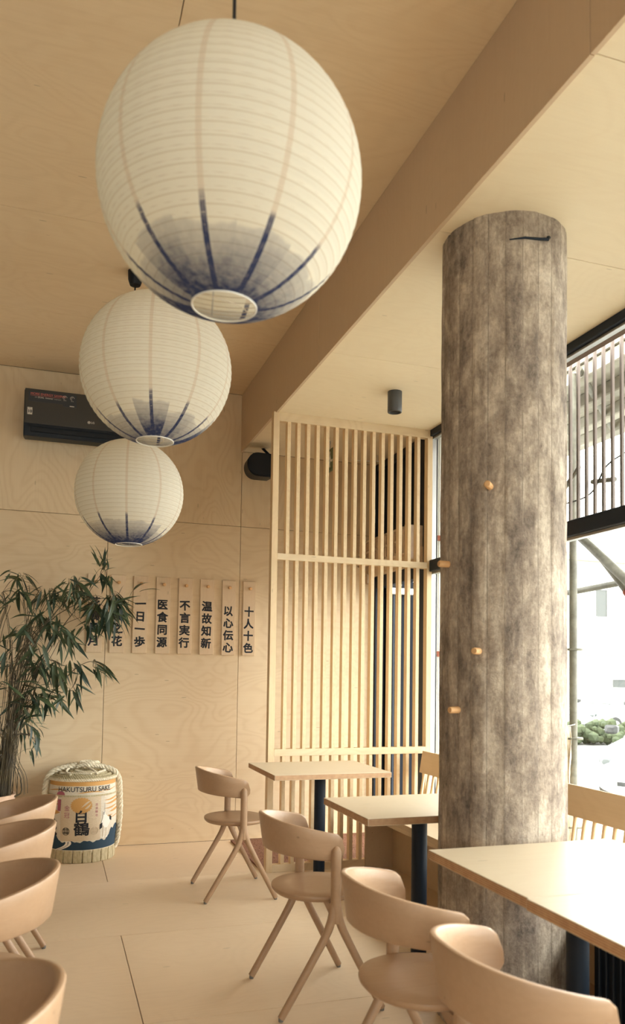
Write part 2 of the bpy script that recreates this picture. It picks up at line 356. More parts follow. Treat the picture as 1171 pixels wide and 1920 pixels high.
# floor: backing slab with plywood sheets laid on it, rows 1.05 m deep, joints staggered
fl = obj('floor', bx(XL-.1, XW+.2, YB, D+.12, -.06, -.012), 'gap', kind='structure')
rows = [(5.238, D), (4.18, 5.238), (3.13, 4.18), (2.08, 3.13), (1.03, 2.08), (-.02, 1.03), (-1.8, -.02), (YB, -1.8)]
for i, (a, b) in enumerate(rows):
    if i == 1: xs = [XL, -1.7, XW]
    elif i == 0: xs = [XL, -2.1, .374, XW]
    elif i == 2: xs = [XL, -2.1, .371, XW]
    elif i == 3: xs = [XL, -.85, 1.62, XW]
    else: xs = [XL, -2.1+(i % 2), .37+(i % 2), XW]
    for x0, x1 in zip(xs, xs[1:]): panel(fl, 'floor_ply', x0, x1, a, b, -.012, 0, axes='xy', name='floor_panel')
# far wall
wf = obj('wall_far', bx(XL, XW+.1, D+.018, D+.12, 0, ZC+.02), 'gap', kind='structure')
xs = [XL, -1.71, -.667, .378, 1.427, 2.476, XW+.06]
for x0, x1 in zip(xs, xs[1:]):
    panel(wf, 'wall_ply_h', x0, x1, D, D+.018, .0, 2.53); panel(wf, 'wall_ply', x0, x1, D, D+.018, 2.53, ZC if x1 < 1.5 else ZS)
wl = obj('wall_left', bx(XL-.12, XL-.018, YB, D+.1, 0, ZC+.02), 'gap', kind='structure')
ys = [YB, -2.4, -1.2, 0, 1.25, 2.5, 3.75, 5.0, D]
for a, b in zip(ys, ys[1:]): panel(wl, 'paint', XL-.018, XL, a, b, 0, 2.53, axes='yz'); panel(wl, 'paint', XL-.018, XL, a, b, 2.53, ZC, axes='yz')
# wall behind the camera, with an unseen window added in it for fill light
wb = obj('wall_back', box(box(box(bx(XL, -1.9, YB-.12, YB-.018, 0, ZC+.02), -.7, XW+.1, YB-.12, YB-.018, 0, ZC+.02), -1.9, -.7, YB-.12, YB-.018, 0, .7), -1.9, -.7, YB-.12, YB-.018, 3.0, ZC+.02), 'gap', kind='structure')
for a, b, z0, z1 in ((XL, -1.9, 0, ZC), (-.7, 1.43, 0, ZC), (1.43, XW, 0, ZS), (-1.9, -.7, 0, .7), (-1.9, -.7, 3.0, ZC)): panel(wb, 'paint', a, b, YB-.018, YB, z0, z1)
w2 = empty('added_fill_window'); tag(w2, kind='structure')
for x0, x1 in ((-1.9, -1.84), (-1.33, -1.27), (-.76, -.7)): obj('jamb', bx(x0, x1, YB-.1, YB-.02, .7, 3.0, .003), 'navy', w2)
for z0, z1 in ((.7, .76), (2.94, 3.0)): obj('rail', bx(-1.9, -.7, YB-.1, YB-.02, z0, z1, .003), 'navy', w2)
for x0, x1 in ((-1.84, -1.33), (-1.27, -.76)): obj('pane', bx(x0, x1, YB-.064, YB-.058, .76, 2.94), 'glass', w2)
# ceiling of the main room
ce = obj('ceiling', bx(XL-.1, XB+.02, YB-.1, D+.12, ZC+.018, ZC+.1), 'gap', kind='structure')
for a, b, xs in ((5.215, D, [XL, -1.1, XB]), (4.06, 5.215, [XL, -1.1, XB]), (1.56, 4.06, [XL, -.88, .355, XB]), (-.94, 1.56, [XL, -.88, .355, XB]), (YB, -.94, [XL, -.88, .355, XB])):
    for x0, x1 in zip(xs, xs[1:]): panel(ce, 'ceil_ply', x0, x1+(.012 if x1 == XB else 0), a, b, ZC, ZC+.018, axes='xy')
# dropped soffit along the window and its beam face
so = obj('ceiling_soffit', bx(XB+.02, XW+.2, YB-.1, D+.12, ZS+.018, ZS+.09), 'gap', kind='structure')
ys = [D, 5.23, 4.11, 2.806, 1.832, .55, -.7, -2.0, YB]
for b, a in zip(ys, ys[1:]): panel(so, 'soffit_ply', XB+.0195, XW+.05, a, b, ZS, ZS+.018, axes='y')
tb = obj('trim_beam', bx(XB+.0185, XB+.05, YB, D, ZS+.02, ZC+.02), 'gap', kind='structure')
ys = [D, 4.28, 1.832, -.6, YB]
for b, a in zip(ys, ys[1:]): panel(tb, 'beam_ply', XB, XB+.018, a, b, ZS-.007, ZC-.001, axes='y', name='beam_panel')

# ------------------------------------------------------------------ window front
wr = empty('window_1'); tag(wr, kind='structure')
FX0, FX1 = XW-.03, XW+.05
obj('frame_head', bx(FX0, FX1, YB, 5.27, 3.105, ZS, .003), 'navy', wr)
obj('transom_bar', bx(FX0, FX1, YB, 5.24, 2.10, 2.185, .004), 'navy', wr)
obj('frame_sill', bx(FX0, FX1, YB, 5.27, .27, .33, .003), 'navy', wr)
jy = [5.247, 4.33, 2.36, .40, -1.55, -3.5]
for y in jy: obj('jamb', bx(FX0, FX1, y-.03, y+.03, .3, 3.12, .003), 'navy', wr)
for z0, z1 in ((.33, 2.10), (2.185, 3.105)):
    for b, a in zip(jy, jy[1:]):
        obj('pane', bx(XW+.008, XW+.014, a+.03, b-.03, z0, z1), 'glass', wr)
for z in (3.1, 2.096): obj('aluminium_bead', bx(XW-.005, XW+.03, YB, 5.22, z-.012, z+.004, .001), 'steel', wr)
for z0, z1 in ((.34, 2.09), (2.19, 3.1)): obj('aluminium_bead', bx(XW-.004, XW+.03, 5.205, 5.219, z0, z1, .001), 'steel', wr)
obj('wall_window', bx(XW-.02, XW+.12, YB, 5.27, -.06, .275), 'navy', kind='structure')

# ------------------------------------------------------------------ entrance door in the lobby behind the screen
dr = empty('door_1'); tag(dr, kind='structure')
obj('door_frame', box(box(box(bx(XW-.03, XW+.06, 5.28, 5.36, 0, 3.14, .002), XW-.03, XW+.06, 6.2, D, 0, 3.14, .002), XW-.03, XW+.06, 5.36, 6.2, 2.075, 2.22, .002), XW-.03, XW+.06, 5.36, 6.2, 3.08, 3.14, .002), 'navy', dr)
# the leaf stands open outwards at right angles, hinged on the far jamb
lf = obj('door_leaf', box(bx(XW+.07, XW+.92, 6.165, 6.205, .01, 2.14, .003), XW+.06, XW+.13, 6.16, 6.21, .01, 2.14, .003), 'film', dr)
hb = tube(bmesh.new(), [(XW+.80, 6.10, .45), (XW+.80, 6.10, 1.85)], .016, 12)
tube(hb, [(XW+.10, 6.13, .06), (XW+.10, 6.13, 2.06)], .018, 12); tube(hb, [(XW+.36, 6.15, .06), (XW+.36, 6.15, 2.0)], .012, 12)
for z in (.55, 1.75): tube(hb, [(XW+.80, 6.10, z), (XW+.80, 6.165, z)], .01, 8)
obj('pull_handle', hb, 'navy', dr, smooth=True)
cb = bx(XW+.05, XW+.30, 6.10, 6.16, 2.02, 2.075, .006); tube(cb, [(XW+.16, 6.12, 2.08), (XW+.02, 5.75, 2.12), (XW-.0, 5.50, 2.13)], .009, 6)
obj('door_closer', cb, 'steel', dr)
obj('transom_panel', bx(XW+.0, XW+.02, 5.36, 6.2, 2.22, 3.08), 'film', dr)
obj('trim_lintel', bx(XW-.075, XW-.031, 5.29, D-.002, 2.17, 2.30, .002), 'bench_ply', kind='structure')
wq = obj('wall_lobby', bx(XW+.06, XW+.2, 5.27, D+.1, 3.1, ZS+.05), 'navy', kind='structure')
# air curtain above the door
ac = empty('air_curtain', (2.45, 5.31, 2.2)); tag(ac, 'perforated air curtain box with plastic wrapped end mounted above lobby door', 'heater')
obj('housing', bx(.012, .137, .02, .93, .06, .25, .004), 'frost', ac)
gb = bmesh.new()
for z in (.055, .15, .24): box(gb, 0, .014, .03, .93, z-.008, z+.008)
for y in (.03, .2, .36, .52, .68, .84, .93): box(gb, 0, .014, y-.008, y+.008, .05, .245)
obj('grille_frame', gb, 'frost', ac)
gb = bmesh.new()
for i in range(46):
    y = .04+i*.0192; box(gb, .006, .011, y, y+.008, .055, .245)
for i in range(12):
    z = .06+i*.0155; box(gb, .007, .0105, .035, .925, z, z+.006)
obj('perforated_grille', gb, 'grille', ac, kind='stuff')
obj('wrapped_end', bx(.005, .15, -.012, .02, 0, .262, .012, seg=2), 'frost', ac)
# small fittings of the lobby
sw = empty('switch_box', (2.605, 6.258, 2.70)); tag(sw, 'small pale switch box on dark panel above lobby door', 'switch box')
obj('cover', bx(-.03, .03, -.03, 0, -.06, .06, .004), 'white', sw); obj('button', bx(-.012, .012, -.036, -.029, -.01, .03, .002), 'frost', sw)
sw = empty('junction_box', (2.555, 6.258, 2.16)); tag(sw, 'small cream junction box on plywood wall beside lobby door head', 'junction box')
obj('cover', bx(-.03, .03, -.035, 0, -.05, .04, .004), 'frost', sw); obj('lid', bx(-.024, .024, -.041, -.034, -.042, .032, .002), 'white', sw)
ex = empty('exit_sign', (2.0, 5.72, 2.995), 0); tag(ex, 'green pictogram exit sign hanging edge-on from lobby soffit behind slats', 'exit sign')
obj('sign_plate', bx(-.012, .012, -.12, .12, -.085, .085, .004), 'green', ex)
pm = bmesh.new()
for s in (-1, 1):
    x = s*.0125; box(pm, x-.001, x+.001, .02, .09, -.06, .06)
    bmesh.ops.create_icosphere(pm, subdivisions=2, radius=.016, matrix=Matrix.Translation((x, -.03, .05)) @ Matrix.Diagonal((.1, 1, 1, 1)))
    tube(pm, [(x, -.035, .03), (x, -.05, -.005)], .012, 6, sx=1); tube(pm, [(x, -.05, -.005), (x, -.03, -.03), (x, -.04, -.06)], .007, 6); tube(pm, [(x, -.05, -.005), (x, -.075, -.02), (x, -.1, -.015)], .007, 6)
obj('pictogram', pm, 'white', ex)
obj('hanger', tube(bmesh.new(), [(0, 0, .08), (0, 0, ZS-2.995)], .006, 8), 'steel', ex)
rd = empty('ceiling_hook', (2.40, 5.98, ZS)); tag(rd, 'thin white rod under lobby soffit near dark transom', 'rod')
obj('rod', tube(bmesh.new(), [(-.12, .02, -.055), (.12, -.02, -.05)], .005, 6), 'white', rd)
for s in (-.1, .1): obj('stem', tube(bmesh.new(), [(s, -s*.17, -.053), (s, -s*.17, 0)], .004, 6), 'white', rd)

# ------------------------------------------------------------------ board formed concrete column
CX, CY, CR = 1.740, 2.812, .2514
cl = empty('concrete_column', (CX, CY, 0)); tag(cl, 'round board-marked raw concrete column standing between the tables and window', 'column')
offs = [random.uniform(-.0028, .0028) for _ in range(24)]
def colr(r, z, a):
    u = ((a+pi) % (2*pi))*24/(2*pi); k = int(u) % 24; f = u-int(u)
    e = min(f, 1-f); g = (.0032, -.002, .0006, .0028, 0, .001, -.001)[k*5 % 7]*max(0, 1-e/.1)
    return r+offs[k]-g+.0012*sin(z*9+k*2.1)+.0008*sin(z*31+a*17)
obj('shaft', lathe(bmesh.new(), [(CR, z*ZS/40) for z in range(41)], 192, fn=colr), 'concrete', cl, smooth=True)
obj('rebar_stub', tube(bmesh.new(), [(-.115, -.226, 3.036), (-.06, -.248, 3.042), (0, -.256, 3.044), (.035, -.262, 3.046), (.042, -.258, 3.056), (.043, -.25, 3.062)], [.002, .0045, .0055, .0065, .0065, .006], 8), 'navy', cl, smooth=True)
for a, z, L in ((-132.9, 2.076, .046), (-179, 1.794, .04), (-142.3, 1.445, .042), (-163.5, 1.218, .042)):
    d = Vector((cos(radians(a)), sin(radians(a)), 0)); b = d*(CR-.02)+Vector((0, 0, z))
    obj('peg', tube(bmesh.new(), [b, b+d*(L+.02), b+d*(L+.0235)], [.0132, .0132, .0105], 14), 'peg', cl, smooth=True)

# ------------------------------------------------------------------ slatted screen
SY = 5.19
sc = empty('slatted_screen', (1.40, SY, 0)); tag(sc, 'floor-to-soffit birch slat screen dividing the lobby from the dining room', 'screen')
obj('post', bx(0, .043, 0, .055, 0, ZS, .0015), 'slat_wood', sc)
obj('post', bx(1.178, 1.218, 0, .055, 0, ZS, .0015), 'slat_wood', sc)
for z0, z1 in ((3.09, ZS), (2.122, 2.166), (.778, .826), (0, .05)):
    obj('rail', bx(.043, 1.178, 0, .05, z0, z1, .0012), 'wall_ply_h', sc)
sl = bx(-.0125, .0125, .004, .054, .05, 3.09, .001)
for f in sl.faces:
    f.normal_update()
    if abs(f.normal.y) > .5: f.material_index = 1
pitch_s = (1.178-.043)/16
first = None
for i in range(1, 16):
    x = .043+pitch_s*i
    if first is None: first = obj('slat', sl, ['slat_wood', 'edge_slat'], sc); first.location.x = x
    else: c = first.copy(); COL.objects.link(c); c.location.x = x
# coir mat in the lobby
mt = empty('coir_doormat', (2.0, 5.82, 0)); tag(mt, 'brown coir doormat on lobby floor behind the slat screen', 'doormat')
mb = bmesh.new(); N_ = 60
box(mb, -.62, .6, -.56, .38, 0, .014)
obj('mat_base', mb, 'coir', mt)
mb = bmesh.new()
for i in range(2600):
    x, y = random.uniform(-.61, .59), random.uniform(-.55, .37); a = random.uniform(0, pi); d = Vector((cos(a), sin(a), 0))*.006
    p = Vector((x, y, .013)); t = p+Vector((random.uniform(-.006, .006), random.uniform(-.006, .006), random.uniform(.005, .011)))
    mb.faces.new([mb.verts.new(p-d*.4), mb.verts.new(p+d*.4), mb.verts.new(t)])
obj('coir_tufts', mb, 'coir', mt, kind='stuff')

# ------------------------------------------------------------------ window bench
be = empty('window_bench', (2.3, 5.15, 0)); tag(be, 'long birch window bench with spindle back running behind the concrete column', 'bench')
BL = 6.9
obj('seat', box(bx(-.3, .29, -BL, 0, .425, .46, .002), -.3, -.275, -BL, 0, .405, .426, .001), 'bench_ply', be)
obj('front_panel', bx(0, .018, -BL, 0, 0, .425, .001), 'bench_ply', be)
for y in (-.018, -BL): obj('end_panel', bx(-.206, 0, y, y+.018, 0, .425, .001), 'bench_ply', be)
tilt = Matrix.Translation((.19, 0, .46)) @ Matrix.Rotation(radians(9), 4, 'Y')
obj('back_rail', bx(-.011, .011, -BL, .0, .19, .345, .003, mtx=tilt, seg=2), 'bench_ply', be)
sp0 = tube(bmesh.new(), [(0, 0, -.005), (0, 0, .195)], .0105, 10)
for v in sp0.verts: v.co = tilt @ v.co
s0 = obj('spindle', sp0, 'slat_wood', be, smooth=True); s0.location.y = -.06
for i in range(1, int((BL-.1)/.074)):
    c = s0.copy(); COL.objects.link(c); c.location.y = -.06-.074*i
# black ribbed heater under the overhang
ra = empty('ribbed_radiator', (2.06, 1.0, 0)); tag(ra, 'black ribbed panel radiator below the nearest table beside the bench', 'radiator')
obj('body', bx(0, .09, 0, 1.66, .05, .4, .006), 'radiator', ra)
rb0 = None
for i in range(40):
    if rb0 is None: rb0 = obj('rib', bx(-.012, .002, .012, .03, .06, .39, .004), 'radiator', ra)
    else: c = rb0.copy(); COL.objects.link(c); c.location.y = i*.041
for y in (.2, 1.45): obj('foot', bx(.01, .08, y-.02, y+.02, 0, .052, .003), 'black', ra)

# ------------------------------------------------------------------ tables
def table(name, y0, y1, x0, x1, label):
    cx, cy = 1.635, (y0+y1)/2
    t = empty(name, (cx, cy, 0)); tag(t, label, 'table', 'birch cafe tables along the bench')
    bm = bx(x0-cx, x1-cx, y0-cy, y1-cy, .718, .75, .0025, edge=1, seg=2)
    obj('tabletop', bm, ['table_ply', 'edge_z'], t)
    obj('pole', tube(bmesh.new(), [(0, 0, .012), (0, 0, .712)], .036, 28), 'navy', t, smooth=True)
    obj('base_plate', lathe(bmesh.new(), [(.20, 0), (.2, .006), (.195, .01), (.04, .014)], 40), 'navy', t, smooth=True)
    obj('mounting_plate', bx(-.12, .12, -.12, .12, .71, .718, .001), 'navy', t)
    return t
table('cafe_table', 4.455, 5.10, 1.245, 1.985, 'birch cafe table on black pole in front of the slat screen, farthest from camera')
table('cafe_table', 3.067, 3.63, 1.262, 2.0, 'birch cafe table on black pole tucked behind the concrete column')
table('cafe_table', 1.890, 2.49, 1.25, 2.0, 'birch cafe table with top just in front of the concrete column')
table('cafe_table', 1.285, 1.886, 1.243, 1.99, 'nearest birch cafe table, pushed against the table by the column')

# ------------------------------------------------------------------ chairs
def make_chair():
    t = empty('dining_chair')
    bm = bmesh.new(); n = 56; prev = None
    def ring(k, z): return [bm.verts.new((.017+.188*k*abs(cos(a))**.93*(1 if cos(a) > 0 else -1), .203*k*abs(sin(a))**.93*(1 if sin(a) > 0 else -1), z)) for a in [2*pi*i/n for i in range(n)]]
    R_ = [ring(.86, .428), ring(.95, .432), ring(.99, .440), ring(1, .447), ring(.992, .4535), ring(.975, .4555), ring(.6, .4535), ring(.2, .453)]
    for a, b in zip(R_, R_[1:]):
        for i in range(n): bm.faces.new((a[i], a[(i+1) % n], b[(i+1) % n], b[i]))
    bm.faces.new(R_[0]); bm.faces.new(R_[-1])
    obj('seat', bm, 'chair_wood', t, smooth=True)
    # curved back band, leaning outwards, highest at the rear
    bm = bmesh.new(); secs = []; ns = 56; th = .019
    for i in range(ns+1):
        u = -1+2*i/ns; a = pi+u*radians(101); e = abs(u)
        zt = .767-.066*e**1.5; zb = .618-.024*e**1.5
        s = (1-e)*radians(101)*.24; rc = .045
        if s < rc:
            q = rc-sqrt(max(0, rc*rc-(rc-s)**2)); zt -= q; zb += q*.55
        def pt(z, inset):
            lean = .022*((z-.69)/.075)*.5
            rx, ry = .235+lean-inset, .238+lean-inset
            return Vector((.012+rx*cos(a), ry*sin(a), z))
        h_ = zt-zb; r_ = min(.007, h_*.3)
        prof = [(zb, th*.5), (zb+r_*.3, .004), (zb+r_, 0), (zb+h_*.35, 0), (zb+h_*.65, 0), (zt-r_, 0), (zt-r_*.3, .003), (zt, th*.5), (zt-r_*.3, th-.003), (zt-r_, th), (zb+h_*.65, th), (zb+h_*.35, th), (zb+r_, th), (zb+r_*.3, th-.004)]
        secs.append([bm.verts.new(pt(z, k)) for z, k in prof])
    K = len(secs[0])
    for a, b in zip(secs, secs[1:]):
        for k in range(K): bm.faces.new((a[k], a[(k+1) % K], b[(k+1) % K], b[k]))
    bm.faces.new(secs[0]); bm.faces.new(secs[-1])
    obj('backrest', bm, 'chair_wood', t, smooth=True)
    for s in (-1, 1):
        y = s*.232
        obj('post', tube(bmesh.new(), [(.019, y, .36), (.019, y, .40), (.019, y, .60), (.019, y, .640), (.019, y-s*.001, .652), (.019, y-s*.004, .660)], [.018, .0205, .0205, .0195, .015, .007], 18, sx=1, sy=1), 'chair_wood', t, smooth=True)
        for fx, fy in ((-.199, .226), (.219, .243)):
            d = -1 if fx < 0 else 1
            P = catmull([(.019+d*.004, y, .47), (.019+d*.008, y, .41), (.019+d*.022, y, .355), (.019+d*.06, y+s*(fy-.232)*.2, .275), (fx, s*fy, .012)], 6)
            lg = obj('leg', tube(bmesh.new(), P, [.012+.006*min(1, i/6) if i < 8 else .0185-.004*(i-8)/(len(P)-9) for i in range(len(P))], 16), 'chair_wood', t, smooth=True)
            obj('glide', lathe(bmesh.new(), [(.009, 0), (.010, .003), (.010, .014)], 12, c=(fx, s*fy, 0)), 'glide', lg, smooth=True)
    bm = bmesh.new()
    for y0, y1 in ((-.225, .225),):
        vs = [bm.verts.new(p) for p in ((.008, y0, .365), (.03, y0, .365), (.03, y0, .425), (.008, y0, .425), (.008, -.12, .412), (.03, -.12, .412), (.008, .12, .412), (.03, .12, .412), (.008, y1, .365), (.03, y1, .365), (.03, y1, .425), (.008, y1, .425), (.008, -.12, .43), (.03, -.12, .43), (.008, .12, .43), (.03, .12, .43))]
        for q in ((0, 1, 5, 4), (4, 5, 7, 6), (6, 7, 9, 8), (3, 2, 13, 12), (12, 13, 15, 14), (14, 15, 10, 11), (0, 4, 12, 3), (4, 6, 14, 12), (6, 8, 11, 14), (1, 5, 13, 2), (5, 7, 15, 13), (7, 9, 10, 15), (0, 1, 2, 3), (8, 9, 10, 11)): bm.faces.new([vs[i] for i in q])
    obj('crossbar', bm, 'chair_wood', t)
    return t
ch0 = make_chair()
CH = [((1.082, 4.83), -.002, 'beech armchair with curved back, right-hand row, farthest, before the slat screen'),
      ((1.077, 3.231), .014, 'beech armchair with curved back, second in right-hand row, at table behind column'),
      ((1.060, 2.174), -.011, 'beech armchair with curved back, third in right-hand row, at table before column'),
      ((1.062, 1.585), -.01, 'beech armchair nearest the camera in right-hand row, cut by frame bottom'),
      ((-.192, 3.86), pi+.03, 'beech armchair of left-hand row, farthest, beside the sake barrel'),
      ((-.200, 3.235), pi-.01, 'beech armchair of left-hand row, second, directly before the one by barrel'),
      ((-.192, 2.545), pi+.02, 'beech armchair of left-hand row, third, its legs showing at left edge'),
      ((-.190, 1.63), pi, 'beech armchair of left-hand row, nearest camera, in bottom left corner')]
for i, ((x, y), r, lab) in enumerate(CH):
    o = ch0 if i == 0 else copy_tree(ch0)
    o.location = (x, y, 0); o.rotation_euler = (0, 0, r); tag(o, lab, 'chair', 'curved back beech chairs')

# ------------------------------------------------------------------ lanterns
def make_lantern():
    t = empty('paper_lantern'); R = .3; n = 34; seg = 80
    th0, th1 = math.asin(.066/R), pi-math.asin(.072/R)
    prof = []
    for i in range(n*3+1):
        th = th0+(th1-th0)*i/(n*3); k = (i % 3)
        r = R*(1-(0 if k == 0 else .0055))
        prof.append((r*sin(th), R*cos(th)*(1 if k == 0 else .999)))
    bm = lathe(bmesh.new(), prof, seg, cap=False)
    obj('paper_shade', bm, 'paper', t, smooth=False)
    for p in t.children[0].data.polygons: p.use_smooth = True
    P = []
    for i in range(n*40+1):
        th = th0+(th1-th0)*i/(n*40); a = 2*pi*i/40; P.append(((R-.0017)*sin(th)*cos(a), (R-.0017)*sin(th)*sin(a), (R-.0017)*cos(th)))
    obj('spiral_wire', tube(bmesh.new(), P, .0011, 4), 'wire', t)
    rg = [(.073*cos(2*pi*k/40), .073*sin(2*pi*k/40), -R*cos(math.asin(.072/R))) for k in range(40)]
    obj('bottom_ring', tube(bmesh.new(), rg, .0022, 6, closed=True), 'white', t)
    z = -.284
    obj('string', tube(bmesh.new(), catmull([(-.07, -.01, z), (-.02, -.03, z-.008), (.03, -.02, z-.006), (.07, .012, z)], 6), .0013, 5), 'wire', t)
    fr = bmesh.new(); tube(fr, [(0, -.06, .285), (0, .06, .285)], .002, 6); tube(fr, [(-.06, 0, .285), (.06, 0, .285)], .002, 6)
    for s in (-1, 1): tube(fr, [(0, s*.06, .285), (0, s*.06, .02), (0, s*.072, -.284)], .0016, 5)
    obj('wire_stretcher', fr, 'steel', t)
    obj('bulb', lathe(bmesh.new(), [(.013, .2), (.014, .16), (.03, .11), (.034, .085), (.026, .06), (.008, .05)], 20), 'printwhite', t, smooth=True)
    obj('socket', lathe(bmesh.new(), [(.008, .29), (.02, .27), (.022, .2), (.016, .19)], 16), 'black', t, smooth=True)
    return t
l0 = make_lantern()
LN = [((.355, 1.731, 2.474), 'largest-looking paper lantern, dip-dyed blue below, hanging nearest the camera', (.0, .035), 0.21),
      ((.361, 3.158, 2.559), 'middle of the three round paper lanterns, white with blue base, below air conditioner', (.0, .01), 1.69),
      ((.382, 4.500, 2.345), 'lowest and farthest white paper lantern with blue base, above the bamboo', (.0, 0.01), 3.0)]
for i, (p, lab, (rx, ry), rz) in enumerate(LN):
    o = l0 if i == 0 else copy_tree(l0)
    o.location = p; o.rotation_euler = (rx, ry, rz); tag(o, lab, 'lantern', 'dip-dyed paper lanterns')
    c = obj('cable', tube(bmesh.new(), [(0, 0, .27), (0, 0, ZC-p[2]-.02)], .0042, 8), 'black', o)
    r = obj('ceiling_rose', lathe(bmesh.new(), [(.012, -.085), (.03, -.08), (.04, -.05), (.042, 0)], 24, c=(0, 0, ZC-p[2])), 'black', o, smooth=True)
    inv = o.rotation_euler.to_matrix().inverted().to_4x4()
    c.matrix_local = inv; r.matrix_local = inv
CULMS=[[[-0.303,5.73,0.498],[-0.29,5.708,0.75],[-0.229,5.686,1.18],[-0.14,5.683,1.615],[-0.028,5.683,1.875]],[[-0.285,5.777,0.491],[-0.274,5.806,0.739],[-0.215,5.836,1.102],[-0.166,5.839,1.435],[-0.204,5.839,1.844],[-0.225,5.839,1.973]],[[-0.296,5.729,0.498],[-0.303,5.705,0.75],[-0.269,5.682,1.18],[-0.273,5.68,1.538],[-0.334,5.68,1.86]],[[-0.272,5.78,0.49],[-0.254,5.814,0.738],[-0.197,5.847,1.064],[-0.101,5.85,1.362],[0.033,5.85,1.628],[0.248,5.85,1.749]],[[-0.264,5.749,0.494],[-0.245,5.748,0.745],[-0.179,5.747,1.142],[-0.0,5.747,1.548],[0.204,5.747,1.854],[0.326,5.747,2.056]],[[-0.291,5.758,0.494],[-0.313,5.767,0.744],[-0.368,5.776,1.176],[-0.363,5.777,1.539],[-0.303,5.777,1.779]],[[-0.278,5.769,0.492],[-0.267,5.79,0.741],[-0.161,5.812,1.066],[-0.007,5.814,1.177],[0.149,5.814,1.347],[0.274,5.814,1.406],[0.379,5.814,1.346]],[[-0.301,5.751,0.495],[-0.288,5.753,0.817],[-0.243,5.754,0.997],[-0.127,5.754,1.142],[-0.005,5.754,1.135]],[[-0.182,5.735,0.501],[-0.189,5.719,0.621],[-0.235,5.703,0.735],[-0.262,5.701,0.928]],[[-0.279,5.728,0.498],[-0.276,5.703,0.75],[-0.257,5.678,1.252],[-0.161,5.675,1.723],[-0.107,5.675,1.878]],[[-0.292,5.72,0.5],[-0.255,5.686,0.752],[-0.218,5.653,0.896],[-0.134,5.649,0.903],[-0.068,5.649,0.83]],[[-0.275,5.767,0.492],[-0.287,5.786,0.741],[-0.207,5.805,1.213],[-0.073,5.807,1.622],[0.171,5.807,1.819],[0.409,5.807,1.86],[0.504,5.807,1.833]],[[-0.287,5.746,0.496],[-0.298,5.741,0.747],[-0.224,5.736,1.178],[-0.179,5.736,1.506],[-0.04,5.736,1.694],[0.087,5.736,1.941]],[[-0.306,5.725,0.499],[-0.276,5.698,0.751],[-0.246,5.671,1.323],[-0.131,5.668,1.542],[0.035,5.668,1.766],[0.146,5.668,1.926]],[[-0.268,5.777,0.49],[-0.257,5.808,0.739],[-0.183,5.838,1.175],[-0.067,5.841,1.4],[0.04,5.841,1.383]],[[-0.29,5.734,0.497],[-0.267,5.716,0.749],[-0.236,5.698,1.179],[-0.252,5.696,1.359],[-0.303,5.696,1.394]]]
